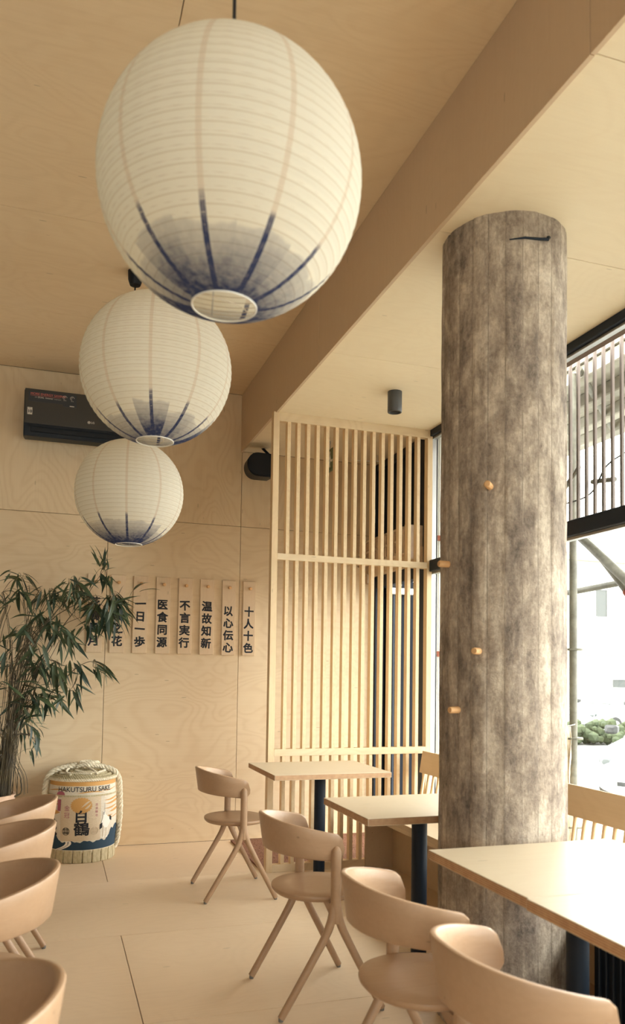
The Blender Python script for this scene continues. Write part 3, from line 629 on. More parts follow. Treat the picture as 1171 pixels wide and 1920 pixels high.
LEAVES=[[-0.148,5.63,1.261,0.144,-0.118,-0.049],[0.037,5.74,1.634,0.13,-0.08,-0.085],[0.362,5.941,1.755,-0.107,0.051,-0.152],[-0.154,5.57,1.043,-0.074,0.005,-0.103],[-0.176,5.651,1.09,0.047,0.117,-0.112],[0.051,5.839,1.179,0.001,-0.107,-0.123],[-0.109,5.75,1.218,-0.107,-0.014,-0.125],[0.145,5.868,1.965,0.087,0.113,-0.07],[0.435,5.933,1.779,0.109,-0.068,-0.17],[-0.031,5.708,1.676,0.154,-0.02,-0.047],[-0.165,5.858,1.157,-0.109,-0.034,-0.062],[0.376,5.631,1.849,-0.014,0.074,-0.162],[-0.269,5.739,1.203,0.059,-0.077,-0.079],[-0.027,5.808,1.699,-0.133,0.108,-0.095],[0.385,5.804,1.801,-0.009,0.011,-0.136],[-0.167,5.848,1.198,0.107,-0.014,-0.108],[0.292,5.668,2.079,0.083,0.111,0.081],[-0.245,5.716,1.883,0.111,-0.051,-0.095],[-0.124,5.946,0.784,0.021,0.004,-0.129],[0.223,5.691,1.661,0.026,0.104,-0.108],[-0.253,5.856,1.881,0.023,0.025,-0.137],[0.425,5.669,1.854,-0.069,0.039,-0.168],[-0.078,5.697,1.254,-0.154,-0.118,0.007],[0.203,5.797,1.672,0.072,-0.086,-0.129],[-0.084,5.921,1.889,-0.136,0.068,-0.117],[-0.233,5.782,1.892,-0.015,-0.041,-0.16],[0.037,5.54,1.621,0.089,0.095,-0.078],[0.211,5.614,1.637,-0.099,0.029,-0.07],[-0.333,5.588,1.373,-0.073,0.051,-0.113],[-0.103,5.872,0.844,0.06,-0.015,-0.105],[0.344,5.746,2.013,-0.036,-0.115,-0.137],[0.047,5.575,1.311,0.007,0.106,-0.12],[0.263,5.718,1.786,-0.124,-0.102,-0.021],[0.135,5.646,1.204,0.069,-0.061,-0.136],[-0.114,5.626,0.87,0.043,-0.013,-0.117],[0.244,5.856,1.857,-0.103,-0.069,-0.059],[-0.31,5.783,1.796,-0.157,-0.036,0.036],[0.385,5.641,1.762,-0.024,0.013,-0.205],[0.163,5.687,1.201,0.01,0.088,-0.168],[-0.285,5.909,1.367,0.01,0.11,-0.145],[0.101,5.55,1.946,-0.011,-0.059,-0.17],[0.05,5.802,1.341,0.01,0.037,-0.187],[-0.076,5.875,1.171,0.064,-0.084,-0.137],[0.279,5.864,1.362,0.144,0.104,-0.026],[-0.322,5.906,0.925,0.085,0.04,-0.139],[-0.21,5.619,1.933,-0.133,0.114,0.075],[0.006,5.841,1.168,0.104,-0.007,-0.057],[-0.299,5.619,1.454,-0.028,-0.044,-0.156],[0.285,5.594,1.389,0.125,0.037,-0.098],[0.301,5.744,2.028,0.053,-0.117,-0.092],[0.282,5.755,1.395,0.011,0.019,-0.13],[-0.082,5.622,0.936,0.019,-0.103,-0.138],[-0.087,5.572,1.38,0.077,-0.104,-0.14],[0.327,5.935,2.105,-0.018,0.016,0.154],[0.14,5.78,1.85,-0.003,0.03,-0.13],[0.409,5.927,1.77,-0.096,-0.068,-0.146],[-0.097,5.899,1.693,0.015,-0.101,-0.133],[0.043,5.639,1.367,-0.113,0.005,-0.124],[0.198,5.866,1.381,0.1,-0.007,-0.073],[-0.124,5.539,1.35,-0.122,-0.079,-0.059],[-0.178,5.888,0.938,0.015,-0.086,-0.099],[0.073,5.578,1.586,0.148,0.111,-0.096],[0.071,5.917,1.912,-0.107,0.043,-0.046],[0.137,5.707,1.393,0.111,-0.119,-0.13],[0.182,5.568,1.863,-0.08,-0.055,-0.122],[-0.247,5.579,1.948,-0.17,0.041,-0.007],[0.264,5.661,1.369,0.114,0.073,-0.047],[-0.007,5.805,1.37,0.015,0.026,-0.193],[-0.279,5.873,1.492,-0.064,-0.078,-0.085],[0.043,5.926,1.332,0.051,-0.031,-0.143],[-0.063,5.901,1.856,0.07,0.067,-0.15],[0.278,5.777,1.821,0.091,-0.007,-0.13],[0.032,5.748,1.616,-0.077,-0.065,-0.144],[-0.202,5.604,1.868,0.082,-0.076,-0.113],[-0.154,5.701,1.496,0.018,-0.104,-0.133],[-0.177,5.587,1.109,-0.14,0.047,0.057],[0.406,5.752,1.721,0.012,0.012,-0.189],[0.346,5.666,1.742,-0.076,-0.107,-0.145],[0.123,5.908,1.212,-0.005,0.01,-0.174],[-0.195,5.592,1.891,0.029,0.004,-0.111],[0.093,5.551,1.574,0.031,0.008,-0.17],[0.046,5.865,1.636,0.123,-0.006,-0.107],[-0.161,5.613,0.872,0.007,0.075,-0.1],[0.301,5.623,1.677,0.086,0.088,-0.098],[-0.026,5.77,1.147,0.026,-0.036,-0.13],[-0.005,5.831,1.914,-0.021,-0.03,-0.112],[-0.087,5.603,1.872,-0.032,-0.004,-0.148],[0.3,5.759,2.013,0.025,-0.075,-0.084],[0.302,5.805,1.381,0.117,-0.12,-0.1],[-0.061,5.923,1.866,-0.103,0.063,-0.112],[0.077,5.766,1.541,0.149,0.07,-0.023],[0.326,5.763,1.683,0.081,0.006,-0.095],[0.411,5.872,1.881,-0.008,-0.062,-0.147],[-0.109,5.769,1.112,0.006,0.095,-0.154],[-0.339,5.789,1.824,-0.113,0.004,-0.107],[-0.008,5.599,1.675,-0.142,0.074,-0.12],[-0.187,5.665,0.996,0.113,-0.046,0.063],[0.003,5.819,1.899,0.062,-0.071,-0.095],[0.338,5.926,2.028,-0.098,-0.037,-0.098],[0.361,5.655,1.73,0.185,0.082,-0.1],[-0.237,5.701,1.117,-0.095,-0.045,-0.09],[0.38,5.778,1.886,0.16,-0.082,-0.105],[-0.004,5.715,1.187,-0.057,-0.078,-0.164],[-0.203,5.708,1.128,0.127,-0.044,0.031],[-0.159,5.669,1.391,-0.166,0.02,-0.014],[0.009,5.543,1.864,0.097,-0.032,-0.08],[-0.109,5.627,1.226,0.153,0.08,-0.051],[0.131,5.565,1.872,0.125,0.08,-0.032],[0.059,5.754,1.587,-0.023,0.012,-0.147],[-0.115,5.877,0.917,0.038,-0.025,-0.096],[-0.294,5.708,1.233,-0.091,-0.066,0.025],[0.133,5.897,2.018,0.047,-0.038,-0.147],[0.331,5.872,2.081,0.007,-0.004,0.148],[0.287,5.769,1.389,0.092,0.083,-0.096],[-0.175,5.901,0.998,0.032,0.089,-0.152],[-0.268,5.875,1.411,0.015,0.013,-0.12],[-0.257,5.725,1.364,-0.135,0.096,-0.019],[0.109,5.867,1.568,0.121,-0.096,-0.119],[-0.067,5.687,1.406,0.033,-0.03,-0.194],[0.353,5.919,2.019,0.064,-0.097,-0.122],[0.068,5.695,1.342,0.068,0.054,-0.105],[-0.267,5.546,1.231,0.103,-0.06,-0.063],[-0.08,5.64,1.231,0.075,-0.097,-0.108],[0.145,5.564,1.869,0.055,-0.008,-0.149],[0.109,5.748,1.956,0.026,-0.079,-0.126],[-0.121,5.535,0.969,0.011,-0.05,-0.086],[0.154,5.584,1.87,0.085,0.084,-0.049],[0.279,5.794,2.091,-0.005,-0.056,0.126],[0.364,5.784,1.856,0.184,0.118,-0.109],[-0.052,5.678,1.851,0.004,0.056,-0.136],[-0.096,5.694,1.12,-0.048,-0.093,-0.136],[-0.175,5.634,1.712,-0.106,-0.006,-0.004],[-0.156,5.813,1.626,-0.12,0.091,-0.042],[0.01,5.752,1.857,0.146,0.108,-0.125],[-0.2,5.715,1.001,0.116,-0.03,0.01],[-0.026,5.592,1.658,0.063,0.008,-0.106],[-0.375,5.874,1.767,-0.085,-0.107,0.099],[0.397,5.672,1.902,0.138,0.072,-0.084],[0.211,5.866,1.915,-0.024,-0.004,-0.097],[0.421,5.775,1.874,0.176,0.111,-0.092],[-0.18,5.944,1.086,0.104,-0.074,-0.033],[0.342,5.54,2.032,-0.001,0.004,0.088],[0.343,5.93,1.376,0.123,-0.064,-0.128],[0.345,5.586,1.832,0.004,-0.044,-0.145],[-0.276,5.617,1.218,-0.101,0.03,-0.019],[-0.094,5.543,1.158,0.142,-0.101,-0.055],[-0.186,5.79,1.994,0.091,-0.011,-0.131],[0.1,5.689,1.593,0.035,-0.031,-0.191],[0.294,5.782,1.37,0.042,-0.086,-0.14],[-0.209,5.65,1.994,0.115,0.042,-0.035],[-0.33,5.777,1.806,-0.102,0.005,-0.074],[-0.118,5.776,1.704,-0.104,-0.012,0.035],[0.38,5.705,1.753,0.006,-0.051,-0.15],[0.449,5.949,1.835,0.111,0.034,-0.161],[-0.214,5.63,1.96,0.046,0.096,-0.122],[-0.275,5.628,1.519,0.008,-0.062,0.109],[-0.163,5.818,1.625,0.101,-0.028,-0.081],[0.339,5.799,1.738,0.107,-0.068,-0.113],[-0.202,5.729,1.861,0.077,-0.001,-0.075],[0.174,5.874,1.768,0.098,0.058,0.017],[0.266,5.734,1.787,-0.123,0.093,-0.031],[-0.136,5.703,1.736,0.07,0.095,-0.143],[0.362,5.877,1.849,0.16,-0.094,-0.172],[-0.284,5.686,1.798,-0.09,0.002,0.032],[-0.132,5.695,1.156,0.099,-0.05,-0.148],[-0.168,5.804,1.086,0.118,0.025,-0.002],[-0.18,5.67,0.989,0.122,0.077,-0.092],[0.375,5.58,1.827,0.219,0.06,-0.038],[0.029,5.557,1.362,0.071,-0.089,-0.108],[-0.146,5.58,1.629,-0.142,0.027,-0.096],[0.012,5.531,1.831,0.124,-0.069,-0.148],[-0.124,5.813,1.708,-0.089,-0.1,-0.093],[-0.016,5.532,1.876,-0.115,0.004,-0.135],[0.252,5.8,1.685,0.067,0.054,-0.088],[-0.096,5.68,1.253,0.083,0.117,-0.124],[-0.21,5.928,1.099,0.013,0.067,-0.128],[-0.121,5.813,1.153,0.03,-0.021,-0.135],[-0.12,5.875,1.709,-0.095,0.081,-0.136],[-0.015,5.671,1.149,-0.032,-0.078,-0.157],[-0.243,5.644,1.959,0.037,0.002,-0.126],[0.079,5.631,1.859,-0.041,0.066,-0.077],[0.4,5.872,1.876,0.184,0.1,-0.079],[0.035,5.751,1.904,0.137,-0.024,-0.098],[0.402,5.902,1.752,0.032,0.075,-0.13],[0.276,5.864,2.037,-0.046,-0.002,-0.113],[-0.279,5.719,1.348,-0.119,-0.023,-0.004],[-0.051,5.633,1.355,0.054,0.048,-0.134],[0.351,5.633,1.823,-0.073,-0.117,-0.157],[-0.039,5.773,1.893,0.018,0.011,-0.115],[-0.16,5.703,1.122,-0.096,-0.027,-0.089],[-0.149,5.644,1.58,-0.16,-0.039,-0.022],[0.027,5.911,1.181,0.115,0.092,-0.162],[0.292,5.602,1.681,-0.033,-0.028,-0.147],[0.027,5.775,1.37,-0.018,-0.089,-0.199],[0.43,5.777,1.825,0.112,0.067,-0.128],[0.525,5.669,1.909,0.105,0.109,0.138],[-0.115,5.593,1.475,-0.05,0.012,-0.102],[-0.103,5.563,1.503,0.075,0.009,-0.15],[-0.3,5.628,1.479,-0.027,0.103,0.104],[-0.008,5.532,1.611,0.108,0.071,-0.071],[0.003,5.595,1.377,0.016,0.04,-0.18],[0.09,5.665,1.844,-0.133,-0.056,-0.04],[-0.103,5.763,1.375,0.094,-0.079,-0.173],[0.132,5.919,1.902,-0.111,-0.013,-0.095],[0.421,5.919,1.756,0.009,-0.004,-0.137],[0.008,5.702,1.679,0.023,0.036,-0.183],[0.293,5.924,1.86,-0.102,-0.018,-0.084],[0.146,5.848,1.907,0.154,-0.037,-0.045],[-0.127,5.775,1.017,0.128,0.074,0.016],[-0.088,5.73,1.176,0.015,0.06,-0.131],[0.152,5.627,1.248,0.139,0.088,-0.075],[0.152,5.74,1.961,0.118,-0.106,-0.118],[0.251,5.559,1.802,-0.029,-0.049,-0.11],[-0.277,5.899,0.914,0.088,-0.022,-0.116],[0.132,5.641,1.24,0.078,-0.034,-0.169],[0.39,5.708,1.883,0.013,-0.005,-0.17],[0.028,5.752,1.87,-0.094,0.048,-0.115],[-0.113,5.703,1.16,0.159,0.007,-0.047],[-0.096,5.636,1.751,0.037,0.002,-0.123],[-0.021,5.642,1.365,0.103,-0.07,-0.085],[0.166,5.846,1.886,-0.081,0.066,-0.053],[-0.361,5.943,1.235,-0.101,0.069,-0.031],[0.0,5.614,1.872,-0.008,-0.056,-0.147],[-0.269,5.681,1.473,-0.141,0.029,-0.087],[-0.324,5.612,0.932,0.004,0.002,-0.093],[0.073,5.918,1.615,0.094,0.103,-0.157],[0.164,5.635,1.888,0.102,-0.033,-0.062],[-0.233,5.77,1.458,0.018,-0.099,0.134],[-0.31,5.645,1.779,-0.043,-0.119,0.081],[0.271,5.824,1.411,0.172,0.096,-0.057],[-0.326,5.869,0.878,0.09,-0.091,-0.085],[0.152,5.539,1.358,0.039,0.112,-0.133],[0.234,5.617,1.774,-0.071,-0.015,-0.083],[-0.205,5.7,1.58,-0.134,0.017,0.007],[0.041,5.744,1.537,0.022,0.08,-0.173],[-0.23,5.532,1.836,-0.133,0.058,-0.039],[-0.141,5.934,1.4,0.021,-0.085,-0.156],[0.273,5.848,1.82,0.063,-0.066,-0.124],[-0.209,5.772,1.095,0.144,-0.103,-0.023],[0.344,5.554,1.757,0.012,0.119,-0.16],[-0.099,5.669,1.219,-0.125,-0.021,-0.066],[0.279,5.577,1.673,0.044,0.073,-0.117],[-0.143,5.751,1.193,0.036,-0.116,-0.134],[-0.005,5.71,1.663,-0.084,-0.023,-0.129],[-0.089,5.845,1.216,-0.128,0.076,-0.016],[0.091,5.682,1.969,0.157,0.1,-0.042],[-0.169,5.55,1.644,-0.07,-0.097,-0.099],[0.241,5.831,1.732,0.052,-0.117,-0.084],[-0.134,5.719,1.435,-0.16,0.033,-0.096],[-0.254,5.798,1.48,-0.115,-0.115,-0.08],[-0.275,5.751,1.463,-0.137,-0.01,0.072],[0.289,5.899,1.738,0.064,0.026,-0.137],[-0.235,5.603,1.63,-0.057,-0.052,-0.089],[0.156,5.777,1.964,0.107,0.062,0.03],[-0.24,5.689,1.992,-0.008,0.118,-0.103],[-0.221,5.542,1.967,-0.089,-0.078,-0.104],[0.193,5.586,1.348,-0.014,0.071,-0.179],[-0.067,5.575,1.513,0.054,-0.046,-0.169],[-0.331,5.607,1.223,-0.095,0.111,0.027],[0.162,5.548,1.974,0.128,-0.014,-0.043],[0.102,5.708,1.902,-0.127,-0.037,-0.037],[-0.352,5.56,0.902,0.03,-0.109,-0.102],[-0.182,5.651,1.089,0.094,-0.106,0.011],[-0.109,5.894,1.484,-0.111,0.086,-0.114],[-0.087,5.684,1.839,-0.092,-0.003,-0.07],[0.02,5.761,1.4,-0.107,-0.082,-0.089],[-0.222,5.631,1.834,-0.12,0.007,-0.08],[0.239,5.741,1.681,0.022,-0.015,-0.156],[0.255,5.714,1.699,-0.127,0.089,-0.045],[0.397,5.871,1.855,-0.028,-0.022,-0.151],[0.398,5.714,1.857,-0.041,0.082,-0.141],[0.272,5.86,1.805,0.038,0.064,-0.156],[-0.057,5.555,1.733,-0.125,0.046,-0.097],[-0.104,5.648,1.503,-0.122,-0.064,-0.109],[-0.137,5.944,1.397,0.032,-0.078,-0.16],[-0.053,5.896,1.715,0.032,-0.083,-0.185],[0.323,5.773,1.706,0.074,0.063,-0.078],[0.427,5.723,1.86,0.056,0.007,-0.189],[-0.227,5.788,1.613,-0.126,0.004,-0.09],[-0.096,5.94,1.721,0.119,0.043,-0.146],[0.225,5.924,1.837,0.115,-0.087,-0.12],[0.271,5.775,1.824,-0.085,-0.035,-0.109],[-0.311,5.645,1.761,-0.088,0.081,-0.11],[0.176,5.836,1.305,0.072,0.039,-0.118],[-0.096,5.75,1.17,0.17,0.043,-0.019],[-0.136,5.558,1.464,0.131,0.006,-0.098],[-0.237,5.716,1.607,-0.107,-0.018,-0.088],[0.291,5.577,1.686,0.11,0.063,0.017],[0.434,5.828,1.845,0.176,0.114,-0.129],[-0.179,5.753,1.609,0.113,0.105,-0.109],[0.073,5.776,1.862,-0.015,-0.034,-0.102],[-0.19,5.576,1.608,0.071,-0.045,-0.095],[-0.104,5.741,1.383,-0.129,0.039,-0.022],[-0.103,5.805,0.952,0.082,0.119,-0.055],[0.297,5.869,1.848,-0.143,0.038,-0.083],[-0.352,5.694,1.205,-0.06,-0.101,-0.095],[0.089,5.545,1.873,-0.075,0.082,-0.062],[0.183,5.738,1.358,0.026,0.052,-0.133],[-0.129,5.888,0.946,0.072,0.085,-0.074],[-0.147,5.821,1.489,0.014,0.083,-0.197],[0.357,5.896,2.106,-0.061,-0.007,0.066],[-0.036,5.852,1.868,0.127,0.079,-0.021],[0.0,5.728,1.878,-0.058,0.02,-0.137],[0.016,5.936,1.622,0.11,0.109,-0.135],[-0.304,5.656,1.758,-0.102,0.041,-0.023],[-0.137,5.623,1.712,0.078,0.088,-0.086],[0.376,5.885,1.878,0.123,0.093,-0.159],[0.286,5.586,1.795,-0.103,-0.016,-0.142],[0.084,5.643,1.854,-0.141,-0.08,-0.048],[0.062,5.743,1.602,0.167,-0.086,-0.032],[-0.18,5.922,1.018,0.121,0.097,-0.097],[0.279,5.916,1.795,0.142,-0.025,-0.047],[0.233,5.534,1.781,-0.027,0.073,-0.151],[-0.283,5.734,1.357,0.055,0.001,-0.137],[0.167,5.638,1.974,0.117,0.063,-0.014],[0.414,5.739,1.843,0.118,-0.08,-0.138],[0.438,5.944,1.883,0.033,-0.074,0.082],[-0.124,5.874,1.363,-0.128,0.099,-0.056],[-0.307,5.698,1.378,-0.139,0.061,-0.003],[0.015,5.883,1.374,-0.047,0.046,-0.149],[0.131,5.794,1.892,-0.013,-0.077,-0.107],[-0.215,5.898,1.606,-0.026,-0.064,-0.137],[-0.133,5.913,1.376,0.093,-0.077,-0.102],[-0.121,5.742,1.537,-0.083,0.119,-0.111]]
# ------------------------------------------------------------------ downlight, speaker, air conditioner
dl = empty('ceiling_downlight', (2.027, 4.557, ZS)); tag(dl, 'black cylinder spotlight mounted on the soffit between beam and window', 'spotlight')
obj('body', lathe(bmesh.new(), [(.046, 0), (.046, -.13), (.044, -.134), (.036, -.134), (.034, -.12), (.012, -.112)], 40), 'charcoal', dl, smooth=True)
obj('lens', lathe(bmesh.new(), [(.02, -.121), (.018, -.126), (.004, -.127)], 20), 'acdark', dl, smooth=True)
sk = empty('wall_speaker', (1.517, 6.04, 2.978)); tag(sk, 'black oval loudspeaker hung from the soffit on a short bracket', 'loudspeaker')
bm = bmesh.new(); prof = []
for i in range(13):
    a = radians(90+180*i/12); prof.append((-.03+.088*cos(a), .095*sin(a)))
prof += [(.085, -.095), (.112, -.08), (.116, .07), (.1, .092)]
f = bm.faces.new([bm.verts.new((x, -.09, z)) for x, z in prof]); r = bmesh.ops.extrude_face_region(bm, geom=[f])
for v in r['geom']:
    if isinstance(v, bmesh.types.BMVert): v.co.y = .08; v.co.x *= .93; v.co.z *= .93
bmesh.ops.bevel(bm, geom=[e for e in bm.edges if abs(e.verts[0].co.y-e.verts[1].co.y) < .01], offset=.008, segments=2, affect='EDGES')
obj('cabinet', bm, 'acdark', sk, smooth=True)
bm = bmesh.new(); bm.faces.new([bm.verts.new((x*.9, -.0925, z*.88)) for x, z in prof]); r = bmesh.ops.extrude_face_region(bm, geom=bm.faces[:])
for v in r['geom']:
    if isinstance(v, bmesh.types.BMVert): v.co.y = -.087
obj('grille', bm, 'black', sk)
bm = tube(bmesh.new(), [(.038, .1, .193), (.085, .0, .10), (.09, .0, .07)], .011, 10); lathe(bm, [(.03, .197), (.03, .189), (.012, .183)], 20, c=(.04, .1, 0))
obj('bracket', bm, 'acdark', sk, smooth=True)

A = empty('air_conditioner', (-.255, D, 3.055)); tag(A, 'dark split air conditioner on the far wall above the lanterns', 'air conditioner')
bm = bmesh.new(); L_ = .84
pr = [(0, .352), (-.17, .352), (-.196, .338), (-.2, .3), (-.2, .082), (-.19, .0), (-.15, 0), (0, .02)]
a_ = [bm.verts.new((0, y, z)) for y, z in pr]; b_ = [bm.verts.new((L_, y, z)) for y, z in pr]
for i in range(len(pr)): bm.faces.new((a_[i], a_[(i+1) % len(pr)], b_[(i+1) % len(pr)], b_[i]))
bm.faces.new(a_); bm.faces.new(b_)
bmesh.ops.bevel(bm, geom=[e for e in bm.edges], offset=.006, segments=2, affect='EDGES')
obj('body', bm, 'acdark', A, smooth=True)
obj('front_panel', bx(.004, L_-.004, -.209, -.198, .088, .346, .005, seg=2), 'acgrey', A)
obj('air_flap', bx(.05, L_-.05, -.206, -.196, .028, .066, .003), 'acdark', A)
obj('louvre_slot', bx(.03, L_-.03, -.203, -.198, .07, .08, .001), 'black', A)
st = obj('energy_sticker', box(bx(.028, .366, -.2105, -.208, .252, .33), .27, .366, -.2106, -.208, .236, .253), 'sticker', A)
def atext(body, size, x, z, mat, bold=0, align='LEFT', par=A, y=-.2115):
    return obj('lettering', join_bm(bmesh.new(), text_bm(body, size, bold, align), Matrix.Translation((x, y, z)) @ FACE_Y), mat, par)
atext('MORE ENERGY SAVING', .0235, .042, .308, 'acred', .012, par=A)
atext('with', .010, .072, .284, 'acwhite'); atext('DUAL  Inverter', .0165, .094, .284, 'acwhite', .01); atext('Compressor', .010, .205, .283, 'acwhite')
bm = bx(.042, .25, -.2117, -.2105, .2945, .296)
obj('underline', bm, 'acred', A)
for x in (.283, .335):
    bm = bmesh.new(); tube(bm, [(x+.014*cos(k*pi/10), -.2112, .303+.014*sin(k*pi/10)) for k in range(16)], .0012, 5); tube(bm, [(x-.004, -.2112, .298), (x-.004, -.2112, .31), (x+.005, -.2112, .31)], .0012, 5)
    obj('icon', bm, 'acwhite', A); atext('SAVE', .0085, x, .281, 'acwhite', 0, 'CENTER')
obj('icon_bar', bx(.318, .35, -.2118, -.2105, .24, .246), 'acwhite', A)
bg_ = obj('warranty_badge', bx(.024, .058, -.2112, -.208, .152, .205), 'acwhite', A)
obj('lettering', join_bm(bmesh.new(), text_bm('10', .03, .04, 'CENTER'), Matrix.Translation((.041, -.2125, .174)) @ FACE_Y), 'ink', bg_); obj('lettering', join_bm(bmesh.new(), text_bm('YEAR', .0085, 0, 'CENTER'), Matrix.Translation((.041, -.2125, .199)) @ FACE_Y), 'ink', bg_)
lg = obj('logo_disc', lathe(bmesh.new(), [(.0105, 0), (.0105, .001)], 24), 'acwhite', A)
for v in lg.data.vertices: v.co = FACE_Y @ v.co+Vector((.459, -.2105, .137))
bm = bmesh.new(); tube(bm, [(.459+.0072*cos(radians(a)), -.2118, .137+.0072*sin(radians(a))) for a in range(90, 361, 18)]+[(.459+.002, -.2118, .137)], .0007, 5); tube(bm, [(.459, -.2118, .141), (.459, -.2118, .133), (.462, -.2118, .133)], .0007, 5)
obj('logo_mark', bm, 'acgrey', lg)
atext('LG', .0215, .473, .137, 'acwhite', .02)

# ------------------------------------------------------------------ wooden proverb boards
BD = [('花鳥風月', .237, .115, 0), ('高嶺之花', .408, .112, 0), ('一日一歩', .580, .11, 0), ('医食同源', .757, .109, 0), ('不言実行', .931, .109, 0), ('温故知新', 1.105, .112, 0), ('以心伝心', 1.283, .106, -.03), ('十人十色', 1.454, .103, -.03)]
NM = ['leftmost birch proverb board, mostly hidden by bamboo leaves', 'second birch proverb board from the left, half hidden by bamboo', 'birch proverb board reading 一日一歩, right beside the bamboo tips',
      'birch proverb board reading 医食同源, fourth from the left on the wall', 'birch proverb board reading 不言実行, fifth from the left on the wall', 'birch proverb board reading 温故知新, third from the right on the wall', 'birch proverb board reading 以心伝心, second from the right, lettering set low', 'rightmost birch proverb board reading 十人十色 by panel joint']
for (tx, x0, w, dz), lab in zip(BD, NM):
    b = empty('proverb_board', (x0+w/2, D, 1.478)); tag(b, lab, 'sign', 'proverb boards on the far wall'); b.rotation_euler = (0, random.uniform(-.004, .004), 0)
    obj('board', bx(-w/2, w/2, -.020, -.004, 0, .603, .0015), 'board', b)
    obj('peg', tube(bmesh.new(), [(.004, -.008, .545), (.004, -.052, .542), (.004, -.056, .5415)], [.012, .0125, .009], 14), 'peg', b, smooth=True)
    for k, chx in enumerate(tx):
        sx = random.uniform(.94, 1.04)
        obj('character', join_bm(bmesh.new(), text_bm(chx, .084, .036, 'CENTER'), Matrix.Translation((-.002+random.uniform(-.003, .003), -.0206, .380+dz-k*.0985)) @ FACE_Y @ Matrix.Rotation(random.uniform(-.05, .05), 4, 'Z') @ Matrix.Diagonal((sx, 1, 1, 1))), 'ink', b)

# ------------------------------------------------------------------ sake barrel
BX_, BY_ = .235, 6.0
sb = empty('sake_barrel', (BX_, BY_, 0)); tag(sb, 'straw-wrapped sake barrel tied with pale rope, on the floor by the far wall', 'barrel')
def brad(z): return .226+.016*sin(pi*min(1, max(0, (z-.02)/.56)))
obj('wrapped_body', lathe(bmesh.new(), [(brad(z*.01), z*.01) for z in range(7, 58, 2)]+[(.225, .575), (.20, .582)], 72), 'wrap', sb, smooth=True)
# pleated straw base, 26 flat bundles
pl = None
for k in range(22):
    a = 2*pi*k/22
    if pl is None: pl = obj('straw_pleat', bx(-.0305, .0305, -.014, .012, 0, .088, .007, seg=2), 'straw', sb)
    else: pl2 = pl.copy(); COL.objects.link(pl2); pl2.location = (.221*cos(a), .221*sin(a), 0); pl2.rotation_euler = (0, 0, a+pi/2)
pl.location = (.221, 0, 0); pl.rotation_euler = (0, 0, pi/2)
obj('straw_core', lathe(bmesh.new(), [(.2, .0), (.212, .02), (.212, .09), (.19, .09)], 40), 'straw', sb)
# printing on the wrap: u = arc length from the front, z = height
FRONT = -pi/2-.02
def wrap(u, z, o=.0012): r = brad(z)+o; a = FRONT+u/.24; return Vector((r*cos(a), r*sin(a), z))
def strip(bm, u0, u1, n, lo, hi, o=.0012, mv=6):
    g = []
    for i in range(n+1):
        u = u0+(u1-u0)*i/n; a, b = lo(u), hi(u); g.append([bm.verts.new(wrap(u, a+(b-a)*j/mv, o)) for j in range(mv+1)])
    for p, q in zip(g, g[1:]):
        for j in range(mv): bm.faces.new((p[j], q[j], q[j+1], p[j+1]))
    return bm
K = lambda c: (lambda u: c)
bm = bmesh.new(); rr = random.Random(3)
strip(bm, -.33, .33, 40, K(.532), lambda u: .565-.004*sin(u*30))
for u0, u1, z, h in ((-.33, -.1, .50, .008), (-.05, .16, .487, .01), (.1, .33, .50, .007), (.15, .36, .43, .012), (.16, .38, .405, .016), (.15, .33, .372, .011), (.2, .38, .345, .018), (.15, .25, .318, .010), (.2, .36, .30, .007), (-.36, -.15, .40, .014), (-.36, -.16, .345, .05), (-.34, -.16, .42, .01)):
    strip(bm, u0, u1, 14, lambda u: z-h*sin(pi*(u-u0)/(u1-u0))*.5+.006*sin(u*25), lambda u: z+h*sin(pi*(u-u0)/(u1-u0))*.5+.006*sin(u*25), mv=2)
obj('gold_streaks', bm, 'gold', sb)
bm = bmesh.new()
strip(bm, -.37, .37, 60, K(.092), lambda u: .15+.006*sin(u*60)+.004*sin(u*143)+(.09*max(0, min(1, (u-.17)/.1)) if u > .14 else 0)+(.1*max(0, min(1, (-u-.17)/.06)) if u < -.17 else 0)+(.012*sin(u*90) if abs(u) > .2 else 0))
obj('navy_landscape', bm, 'printnavy', sb)
bm = bmesh.new(); g = []
for i in range(13):
    t_ = i/12; z = .155-.063*t_; c = -.10-.075*t_**1.6+.02*sin(t_*3); g.append((z, c-.018-.012*t_, c+.022-.004*t_))
for (z0, a0, b0), (z1, a1, b1) in zip(g, g[1:]): bm.faces.new([bm.verts.new(wrap(u, z, .0020)) for u, z in ((a0, z0), (b0, z0), (b1, z1), (a1, z1))])
obj('white_stream', bm, 'printwhite', sb)
obj('cream_label', strip(bmesh.new(), -.155, .128, 20, K(.156), K(.462), .0022), 'label', sb)
bm = strip(bmesh.new(), -.33, .33, 60, K(.458), K(.470), .004)
obj('straw_band', bm, 'straw', sb)
